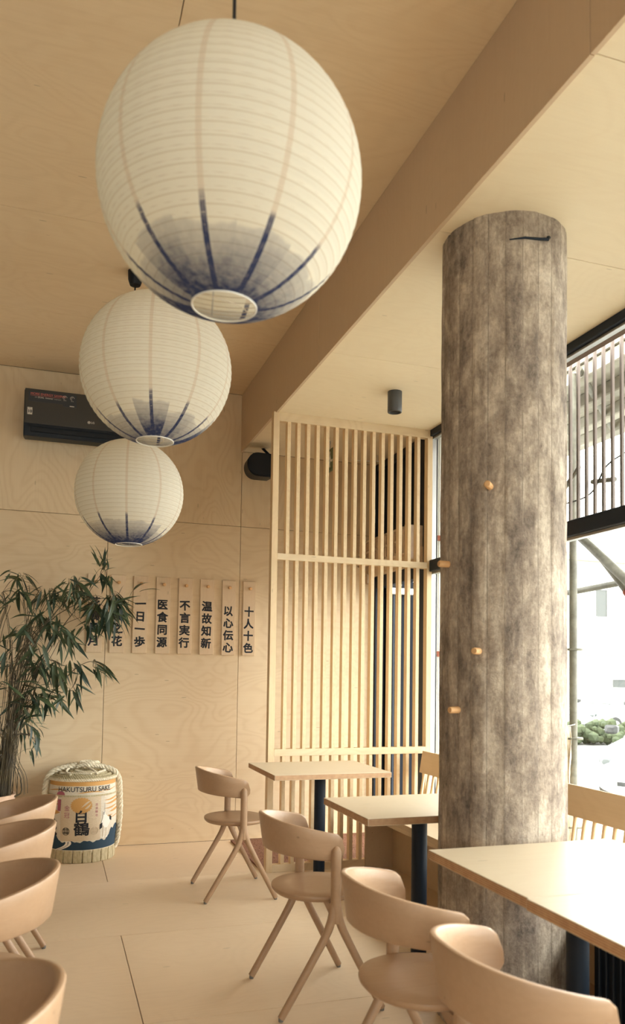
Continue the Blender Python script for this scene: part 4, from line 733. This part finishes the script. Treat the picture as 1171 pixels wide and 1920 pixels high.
# crest: scalloped gold disc with a pale bird wing
bm = bmesh.new(); cu, cz = -.01, .40; n = 88; vs = []
for i in range(n):
    a = 2*pi*i/n; s = 1-.07*(i % 4 == 0)-(.0 if i % 4 else .03); vs.append((cu+.074*s*cos(a), cz+.055*s*sin(a)))
rgs = [[bm.verts.new(wrap(cu+(u-cu)*f, cz+(z-cz)*f, .0034)) for u, z in vs] for f in (.02, .25, .5, .75, 1)]
for p_, q_ in zip(rgs, rgs[1:]):
    for i in range(n): bm.faces.new((p_[i], p_[(i+1) % n], q_[(i+1) % n], q_[i]))
crest = obj('gold_crest', bm, 'gold', sb)
bm = bmesh.new()
strip(bm, .0-.012, .054, 14, lambda u: .385+.75*(u+.012)-.006*sin(pi*(u+.012)/.066), lambda u: .385+.75*(u+.012)+.010*sin(pi*(u+.012)/.066), .0042, 2)
strip(bm, .012, .056, 12, lambda u: .377+.8*(u-.012)-.014*sin(pi*(u-.012)/.044), lambda u: .377+.8*(u-.012)+.003*sin(pi*(u-.012)/.044), .0042, 2)
obj('bird_wing', bm, 'label', crest)
def btext(body, size, u, z, mat, bold=0, name='lettering', sx=1.0, o=.0036, rot=0):
    def fn(co): return wrap(u+co.x, z+co.y, o)
    tb_ = text_bm(body, size, bold, 'CENTER'); bmesh.ops.triangulate(tb_, faces=tb_.faces[:])
    return obj(name, join_bm(bmesh.new(), tb_, Matrix.Rotation(rot, 4, 'Z') @ Matrix.Diagonal((sx, 1, 1, 1)), fn=fn), mat, sb)
btext('HAKUTSURU SAKE', .0475, .014, .508, 'ink', .006, sx=1.02)
btext('白', .085, -.01, .318, 'ink', .03, sx=1.1); btext('鶴', .1, -.005, .232, 'ink', .022, sx=1.1)
btext('金', .042, -.108, .378, 'magenta', 0); btext('冠', .042, -.108, .33, 'magenta', 0)
for k, c_ in enumerate('清酒醸造'): btext(c_, .02, .094, .40-k*.024, 'magenta', 0)
for u, z, s, mt_ in ((-.112, .222, .024, 'ink'), (.082, .222, .024, 'faint')):
    bm = bmesh.new(); tube(bm, [wrap(u+s*1.05*cos(2*pi*k/28), z+s*1.1*sin(2*pi*k/28), .0034) for k in range(28)], .0013, 5, closed=True); obj('seal_ring', bm, mt_, sb)
    for j, c_ in enumerate('登商録標'): btext(c_, .021, u+(-.0105 if j % 2 else .0105), z+(.0105 if j < 2 else -.0115), mt_, .01)
# plum disc at the left of the label and the white crane at its right
bm = bmesh.new(); cen = bm.verts.new(wrap(-.165, .475, .003)); rg = [bm.verts.new(wrap(-.165+.034*cos(2*pi*i/30), .475+.02*sin(2*pi*i/30), .003)) for i in range(30)]
for i in range(30): bm.faces.new((cen, rg[i], rg[(i+1) % 30]))
obj('plum_disc', bm, 'magenta', sb)
bm = bmesh.new()
strip(bm, -.185, -.158, 4, K(.36), K(.44), .0026); obj('plum_panel', bm, 'magenta', sb)
bm = bmesh.new()
strip(bm, .132, .215, 16, lambda u: .268-.036*sin(pi*(u-.132)/.083), lambda u: .268+.05*sin(pi*(u-.132)/.083)**.7+.02*max(0, 1-abs(u-.155)/.02), .003, 3)
strip(bm, .145, .163, 5, K(.30), lambda u: .352-.3*abs(u-.154), .003, 3)
for u in (.155, .185): strip(bm, u-.0025, u+.0025, 1, K(.165), K(.25), .003, 4)
for u in (.15, .18): strip(bm, u-.01, u+.012, 2, K(.164), K(.17), .003, 1)
crane = obj('printed_crane', bm, 'printwhite', sb)
bm = bmesh.new()
strip(bm, .120, .14, 4, lambda u: .225+.6*(u-.12), lambda u: .262+.5*(u-.12), .0038, 2); strip(bm, .206, .226, 4, lambda u: .285-.5*(u-.206), lambda u: .315-.6*(u-.206), .0038, 2)
strip(bm, .150, .154, 1, K(.325), K(.345), .0038, 2); strip(bm, .158, .160, 1, K(.34), K(.405), .0038, 3)
obj('feather_tips', bm, 'ink', crane)
bm = bmesh.new()
for k in range(9):
    u = -.2-.02*(k % 3); z = .2+k*.014; cen = bm.verts.new(wrap(u, z, .0026)); rg = [bm.verts.new(wrap(u+(.014+.004*sin(i*2.3+k))*cos(2*pi*i/12), z+(.012+.004*cos(i*1.7+k))*sin(2*pi*i/12), .0026)) for i in range(12)]
    for i in range(12): bm.faces.new((cen, rg[i], rg[(i+1) % 12]))
obj('printed_pine', bm, 'ink', sb)
# lid: coiled straw, spread ropes and the knot
bm = bmesh.new()
for R_, z in ((.222, .578), (.19, .590), (.16, .598), (.125, .603), (.09, .606), (.05, .608)):
    rope(bm, [(R_*cos(2*pi*i/24), R_*sin(2*pi*i/24), z) for i in range(25)], .013, .05, 3)
obj('coiled_lid', bm, 'straw', sb, smooth=True)
obj('rim_rope', rope(bmesh.new(), [(.232*cos(2*pi*i/24), .232*sin(2*pi*i/24), .572) for i in range(25)], .011, .05, 3), 'rope', sb, smooth=True)
for a in (.0-.12, pi+.1, pi/2, pi/2+.8):
    c, s = cos(a), sin(a)
    pts = [(c*.228, s*.228, .06), (c*.250, s*.250, .12), (c*.266, s*.266, .3), (c*.262, s*.262, .46), (c*.252, s*.252, .555), (c*.215, s*.215, .612), (c*.14, s*.14, .640), (c*.05, s*.05, .652)]
    obj('binding_rope', rope(bmesh.new(), pts, .021, .085, 8), 'rope', sb, smooth=True)
for pts in ([(-.06, -.1, .63), (.02, -.14, .615), (.1, -.13, .615), (.15, -.06, .62)], [(-.16, -.08, .612), (-.05, -.15, .612), (.05, -.17, .61)], [(.0, -.02, .655), (.06, -.1, .63), (.09, -.16, .605)], [(-.1, -.03, .635), (-.12, -.1, .62), (-.09, -.17, .606)]):
    obj('loose_rope', rope(bmesh.new(), pts, .009, .045, 8), 'rope', sb, smooth=True)
obj('rope_knot', rope(bmesh.new(), [(-.05, -.02, .645), (.02, -.035, .668), (.08, -.02, .672), (.10, .02, .664), (.04, .035, .672), (-.02, .0, .668), (.03, -.04, .655), (.11, -.03, .648), (.15, -.02, .635)], .016, .06, 8), 'rope', sb, smooth=True)

# ------------------------------------------------------------------ potted bamboo
PX, PY = -.44, 5.78
bb = empty('potted_bamboo', (PX, PY, 0)); tag(bb, 'tall leafy bamboo in a sand-coloured pot left of the sake barrel', 'plant')
obj('pot', lathe(bmesh.new(), [(.17, 0), (.18, .01), (.225, .47), (.228, .5), (.212, .5), (.205, .46), (.1, .455)], 48), 'pot', bb, smooth=True)
obj('soil', lathe(bmesh.new(), [(.206, .44), (.206, .488), (.12, .492), (.02, .494)], 36), 'soil', bb, smooth=True)
P0 = Vector((PX, PY, 0)); rg2 = random.Random(11)
for ci, c_ in enumerate(CULMS):
    pts = [Vector(p)-P0 for p in c_]
    base = Vector((max(-.15, min(.15, pts[0].x))*.9, max(-.15, min(.15, pts[0].y)), .47)); pts = [base]+pts
    P = catmull(pts, 7); n_ = len(P); P = [p+Vector((rg2.gauss(0, .002), rg2.gauss(0, .002), 0)) for p in P]
    obj('culm', tube(bmesh.new(), P, [max(.0016, .0066*(1-.82*i/n_))*(1.12 if i % 5 == 0 else 1) for i in range(n_)], 7), 'culm', bb, smooth=True)
# thin side shoots and extra stalks, too fine to take apart
bm = bmesh.new()
for c_ in CULMS[:1]+CULMS:
    for q in range(4):
        o_ = Vector((rg2.gauss(0, .03), rg2.gauss(0, .03), 0)); P = [Vector(p)-P0+o_*(1-.1*k) for k, p in enumerate(c_)]
        P = P[:rg2.choice((3, 4, 4, 5))]; P[0].z = max(P[0].z, .478)
        if len(P) > 2: tube(bm, catmull(P, 5), .0021, 5)
for i, l in enumerate(LEAVES):
    b = Vector(l[:3])-P0
    best = min((Vector(p)-P0 for c_ in CULMS for p in c_[2:]), key=lambda q: (q-b).length)
    if .03 < (best-b).length < .35: mid = best.lerp(b, .5)+Vector((0, 0, .02)); tube(bm, catmull([best, mid, b], 4), .0013, 4)
obj('side_shoots', bm, 'culm', bb, kind='stuff')
obj('tie_string', tube(bmesh.new(), [(.055+.075*cos(2*pi*i/24), -.03+.055*sin(2*pi*i/24), .745+.02*cos(2*pi*i/24)) for i in range(24)], .0035, 6, closed=True), 'printwhite', bb)
def leafmesh(droop, fold, wid):
    bm = bmesh.new(); n = 8; R_ = []
    for i in range(n+1):
        t_ = i/n; w = wid*(sin(pi*min(1, t_*1.02+.02))**.75)*(1-.45*t_) if 0 < i < n else .004
        z = -droop*t_*t_; R_.append([bm.verts.new((t_, -w, z+fold*w)), bm.verts.new((t_, 0, z)), bm.verts.new((t_, w, z+fold*w))])
    for a, b in zip(R_, R_[1:]):
        for k in range(2): bm.faces.new((a[k], a[k+1], b[k+1], b[k]))
    me = bpy.data.meshes.new('leaf'); bm.to_mesh(me); bm.free(); me.materials.append(M['leaf'])
    me.polygons.foreach_set('use_smooth', [True]*len(me.polygons)); return me
LM = [leafmesh(d_, f_, w_) for d_, f_, w_ in ((.12, .35, .092), (.28, .25, .102), (.02, .45, .085), (.4, .2, .096))]
def leafmat4(l):
    b = Vector(l[:3])-P0; v = Vector(l[3:]); X = v.normalized(); up_ = Vector((rg2.uniform(-.8, .8), rg2.uniform(-1.2, .2), 1)); Y = up_.cross(X)
    if Y.length < .1: Y = Vector((1, 0, 0))
    Y.normalize(); Z = X.cross(Y); return Matrix.Translation(b) @ Matrix((X, Y, Z)).transposed().to_4x4() @ Matrix.Scale(v.length*1.02, 4)
for i, l in enumerate(LEAVES[:298]): inst('leaf', LM[i % 4], bb, leafmat4(l))
bm = bmesh.new()
EXTRA = []
for l in LEAVES[:215]:
    a_ = rg2.uniform(-.9, .9); v_ = Matrix.Rotation(a_, 3, 'Y') @ Vector(l[3:])*rg2.uniform(.55, .95); EXTRA.append([l[0]+rg2.gauss(0, .035), l[1]+rg2.gauss(0, .05), l[2]+rg2.gauss(0, .03), *v_])
for i, l in enumerate(LEAVES[298:]+EXTRA):
    t_ = bmesh.new(); t_.from_mesh(LM[i % 4]); join_bm(bm, t_, leafmat4(l))
if len(bm.faces): obj('small_leaves', bm, 'leaf', bb, kind='stuff')

# ================================================================== STREET SIDE
GZ = -.5
obj('street_ground', bx(XW+.15, 90, -40, 130, GZ-.1, GZ), 'asphalt', kind='structure')
obj('street_kerb', bx(XW+.15, 4.4, -10, 14, GZ, GZ+.12, .01), 'canopy', kind='structure')
# canopy over the pavement with ribs along its length
cn = empty('street_canopy', (3.0, 0, 3.4)); tag(cn, kind='structure')
obj('deck', bx(.35, 1.45, -8, 12, .08, .16), 'canopy', cn)
for x in (.42, .78, 1.12, 1.42): obj('deck_rib', bx(x-.05, x+.05, -8, 12, -.02, .08, .008), 'canopy', cn)
for y in range(-6, 12, 2): obj('cross_bar', tube(bmesh.new(), [(.3, y+.4, .02), (1.5, y+1.5, .02)], .022, 10), 'scaf', cn)
# vertical louvre fins outside the upper panes
lv = empty('louvre_screen', (2.93, 0, 2.0)); tag(lv, 'row of vertical brown fins fixed outside above the window transom', 'louvre')
fb = None
for i in range(88):
    y = 5.12-.0757*i
    if fb is None: fb = obj('fin', bx(-.009, .009, -.009, .009, .2, 1.35, .002), 'louvre', lv); fb.location.y = y
    else: c = fb.copy(); COL.objects.link(c); c.location.y = y
for z in (1.3,): obj('fin_rail', bx(-.02, .02, -1.6, 5.2, z, z+.04, .003), 'louvre', lv)
bm = tube(bmesh.new(), catmull([(.05, 4.4, .44), (.05, 3.9, .42), (.05, 3.72, .56), (.05, 3.5, .62), (.05, 3.2, .8)], 8), .005, 6)
obj('cable', bm, 'cardark', lv)
for (y0, z0, y1, z1) in ((3.86, .5, 3.66, .47), (4.15, .5, 3.98, .62)): obj('tie_bar', tube(bmesh.new(), [(.06, y0, z0), (.06, y1, z1)], .014, 8), 'scaf', lv)
# fluted facade return seen past the far jamb
fr_ = empty('trim_reveal', (XW+.05, 5.245, .3)); tag(fr_, kind='structure')
obj('backing', bx(0, .22, .012, .03, 0, 2.83), 'facade', fr_)
for i, w in enumerate((.010, .013, .010, .012, .016, .012, .010, .014, .010, .012, .012)):
    obj('flute', bx(.004+i*.0195, .004+i*.0195+w, -.008+(i % 3)*.004, .014, 0, 2.83, .002), 'facade', fr_)
for z in (2.06, 1.20): obj('brown_strap', bx(0, .22, -.016, -.009, z-.02, z+.02, .002), 'rust', fr_)
# scaffold
def scaffold():
    s = empty('scaffold_bay', (3.3, 4.46, GZ)); tag(s, 'galvanised tube scaffold with diagonal braces standing outside the window', 'scaffold')
    st_ = obj('standard', tube(bmesh.new(), [(0, 0, .01), (0, 0, 3.9)], .026, 16), 'scaf', s, smooth=True)
    for z in (.86, 1.44, 2.03):
        obj('rosette', lathe(bmesh.new(), [(.03, -.006), (.062, -.006), (.062, .006), (.03, .006)], 20, c=(0, 0, z)), 'scaf', st_)
    obj('base_plate', bx(-.07, .07, -.07, .07, 0, .012), 'scaf', s)
    b = obj('brace', tube(bmesh.new(), [(.3, .45, 2.955), (.3, -.145, 2.506), (.3, -1.2, 1.71)], .032, 14), 'scaf', s, smooth=True)
    b2 = obj('brace', tube(bmesh.new(), [(.36, .47, 2.99), (.36, -.144, 2.375), (.36, -1.2, 1.32)], .024, 14), 'scaf', s, smooth=True)
    obj('rust_coupler', tube(bmesh.new(), [(.36, -.09, 2.429), (.36, -.19, 2.329)], .030, 14), 'rust', b2, smooth=True)
    obj('ledger', tube(bmesh.new(), [(.62, .9, 2.52), (.62, -2.5, 2.62)], .024, 14), 'scaf', s, smooth=True)
    l2 = obj('ledger', tube(bmesh.new(), [(.2, .5, 2.92), (.3, -2.5, 2.92)], .024, 14), 'scaf', s, smooth=True)
    obj('rust_coupler', tube(bmesh.new(), [(.245, -.5, 2.92), (.25, -.64, 2.92)], .03, 14), 'rust', l2, smooth=True)
    return s
SCAF = scaffold()
sh = SCAF
bm = bmesh.new(); g = [[bm.verts.new((.02*sin(j*1.3+i), .10*(j/5-.5)*(sin(pi*(i+.6)/9.5))+.02, i*.1)) for j in range(6)] for i in range(9)]
for a, b in zip(g, g[1:]):
    for j in range(5): bm.faces.new((a[j], a[j+1], b[j+1], b[j]))
r = bmesh.ops.extrude_face_region(bm, geom=bm.faces[:])
for v in r['geom']:
    if isinstance(v, bmesh.types.BMVert): v.co.x += .003
for v in bm.verts: v.co += Vector((-.06, -.03, .72))
obj('plastic_sheet', bm, 'frost', sh); obj('tie_string', tube(bmesh.new(), [(-.03+.034*cos(k*pi/8), -.0+.034*sin(k*pi/8), 1.5+.02*k/8) for k in range(17)], .003, 5), 'printwhite', sh)
# white car
def car(name, label, loc, rz, paint='carwhite'):
    c = empty(name, loc, rz); tag(c, label, 'car')
    def loft(secs, n=10):
        bm = bmesh.new(); R_ = []
        for x, hw, z0, z1, rnd in secs:
            rg = []
            for k in range(4*n):
                a = 2*pi*(k+.5)/(4*n); e = 2/rnd; ca, sa = cos(a), sin(a)
                rg.append(bm.verts.new((x, hw*abs(ca)**e*(1 if ca > 0 else -1), (z0+z1)/2+(z1-z0)/2*abs(sa)**e*(1 if sa > 0 else -1))))
            R_.append(rg)
        for a, b in zip(R_, R_[1:]):
            for k in range(4*n): bm.faces.new((a[k], a[(k+1) % (4*n)], b[(k+1) % (4*n)], b[k]))
        bm.faces.new(R_[0]); bm.faces.new(R_[-1]); return bm
    obj('body', loft([(0, .62, .26, .62, 3), (.06, .74, .2, .70, 4), (.25, .83, .18, .80, 5), (.6, .87, .18, .88, 6), (1.2, .88, .18, .96, 6), (2.6, .88, .18, .98, 6), (3.7, .86, .2, .98, 6), (4.05, .8, .28, .92, 5), (4.12, .7, .34, .86, 4)]), paint, c, smooth=True)
    obj('cabin', loft([(.98, .72, .90, .95, 5), (1.25, .72, .9, 1.13, 5), (1.65, .70, .9, 1.40, 5), (2.2, .69, .9, 1.47, 5), (3.1, .68, .9, 1.45, 5), (3.75, .68, .9, 1.15, 5), (3.95, .68, .9, .96, 5)]), paint, c, smooth=True)
    ws = obj('windscreen', loft([(1.0, .62, .955, .965, 4), (1.22, .66, .97, 1.135, 4), (1.58, .63, .98, 1.385, 4), (1.66, .6, 1.0, 1.36, 4)]), 'carglass', c, smooth=True)
    obj('wiper', tube(bmesh.new(), [(.985, .5, .975), (.98, .0, .985), (1.0, -.5, .985)], .012, 6), 'cardark', ws)
    for s in (-1, 1):
        hl = obj('headlight', loft([(.04, s*.0+.05, .60, .68, 3), (.12, .13, .58, .74, 4), (.34, .12, .62, .80, 4)]), 'lamp', c, smooth=True); hl.location.y = s*.62
        for q, r_ in ((.05, .05), (-.06, .038)): obj('reflector', lathe(bmesh.new(), [(r_, 0), (r_*.9, .012), (r_*.3, .004)], 20), 'steel', hl, loc=(.075, s*q, .655)).rotation_euler = (0, -pi/2, 0)
        mr = obj('side_mirror', loft([(1.1, .05, .99, 1.06, 4), (1.14, .1, .96, 1.1, 4), (1.24, .09, .98, 1.09, 4)]), 'cardark', c, smooth=True); mr.location.y = s*.97
        for x in (.78, 3.3):
            wbm = lathe(bmesh.new(), [(.2, -.1), (.3, -.1), (.31, -.06), (.31, .06), (.3, .1), (.2, .1)], 32); wo = obj('wheel', wbm, 'cardark', c, loc=(x, s*.80, .31), smooth=True); wo.rotation_euler = (pi/2, 0, 0)
            obj('hubcap', lathe(bmesh.new(), [(.19, -.102), (.19, .102), (.05, .108)], 24), 'steel', wo, smooth=True)
    gr = bmesh.new()
    for z in (.56, .6, .64): box(gr, .005, .06, -.3, .3, z-.011, z+.011, .004)
    obj('grille', gr, 'cardark', c)
    obj('lower_intake', bx(.0, .1, -.48, .48, .30, .42, .03, seg=2), 'cardark', c)
    obj('number_plate', bx(-.012, .02, -.25, .25, .45, .54, .003), 'printwhite', c)
    return c
car('parked_car', 'white hatchback parked close outside the window, headlight facing in', (7.70, 8.75, GZ), radians(30))
car('parked_car', 'white car parked farther off across the road beyond the hedge', (15.2, 20.5, GZ), radians(10))
hb_ = bmesh.new(); rh = random.Random(4)
for i in range(1100):
    t_ = i/1100; p = Vector((11+t_*17, 18.0+rh.gauss(0, .3), GZ+.1+abs(rh.gauss(0, .2)))); bmesh.ops.create_icosphere(hb_, subdivisions=1, radius=rh.uniform(.07, .17), matrix=Matrix.Translation(p))
obj('roadside_hedge', hb_, 'hedge', kind='stuff', label='low clipped hedge running along the far side of the road')
# buildings across the street
def building(name, label, x0, x1, y0, y1, h, wins):
    b = empty(name, (x0, y0, GZ)); tag(b, label, 'building')
    obj('wall', bx(0, x1-x0, 0, y1-y0, 0, h), 'building', b); obj('roof', bx(-.3, x1-x0+.3, -.3, y1-y0+.3, h, h+.35), 'canopy', b)
    for u, z, w, q in wins:
        f = obj('window', box(box(box(bx(u-.08, u, -.1, 0, z-.08, z+q+.08), u+w, u+w+.08, -.1, 0, z-.08, z+q+.08), u, u+w, -.1, 0, z+q, z+q+.08), u, u+w, -.1, 0, z-.08, z), 'white', b); obj('pane', bx(u, u+w, -.04, -.01, z, z+q), 'winglass', f)
    return b
building('white_building', 'white two-storey building with small windows across the road', 22.5, 36, 31, 42, 7.2, [(1.6, 4.6, .7, 1.3), (3.6, 4.6, .6, 1.2), (4.6, 4.6, .9, 1.2), (7, 4.6, 1, 1.2), (.4, 1.2, 1, 1), (2.2, 1.0, .9, 1.1), (4.0, .5, 1.6, 1.8), (7, .6, 2, 1.8)])
building('low_annex', 'low white shop annex in front of the two-storey building', 21.0, 30, 27.5, 30.5, 2.7, [(1.2, .9, .9, .8), (3.3, .5, 1.4, 1.5), (6, .5, 1.8, 1.5)])
rs = empty('road_sign', (20.2, 23.5, GZ)); tag(rs, 'round road sign on a thin post beyond the parked cars', 'road sign')
obj('post', tube(bmesh.new(), [(0, 0, 0), (0, 0, 2.6)], .03, 10), 'steel', rs)
sd = obj('sign_disc', lathe(bmesh.new(), [(.3, 0), (.3, .02)], 28), 'printwhite', rs, loc=(0, -.05, 2.3)); sd.rotation_euler = (pi/2, 0, 0)
obj('ring', tube(bmesh.new(), [(.25*cos(2*pi*k/28), .25*sin(2*pi*k/28), .022) for k in range(28)], .02, 6, closed=True), 'rust', sd)
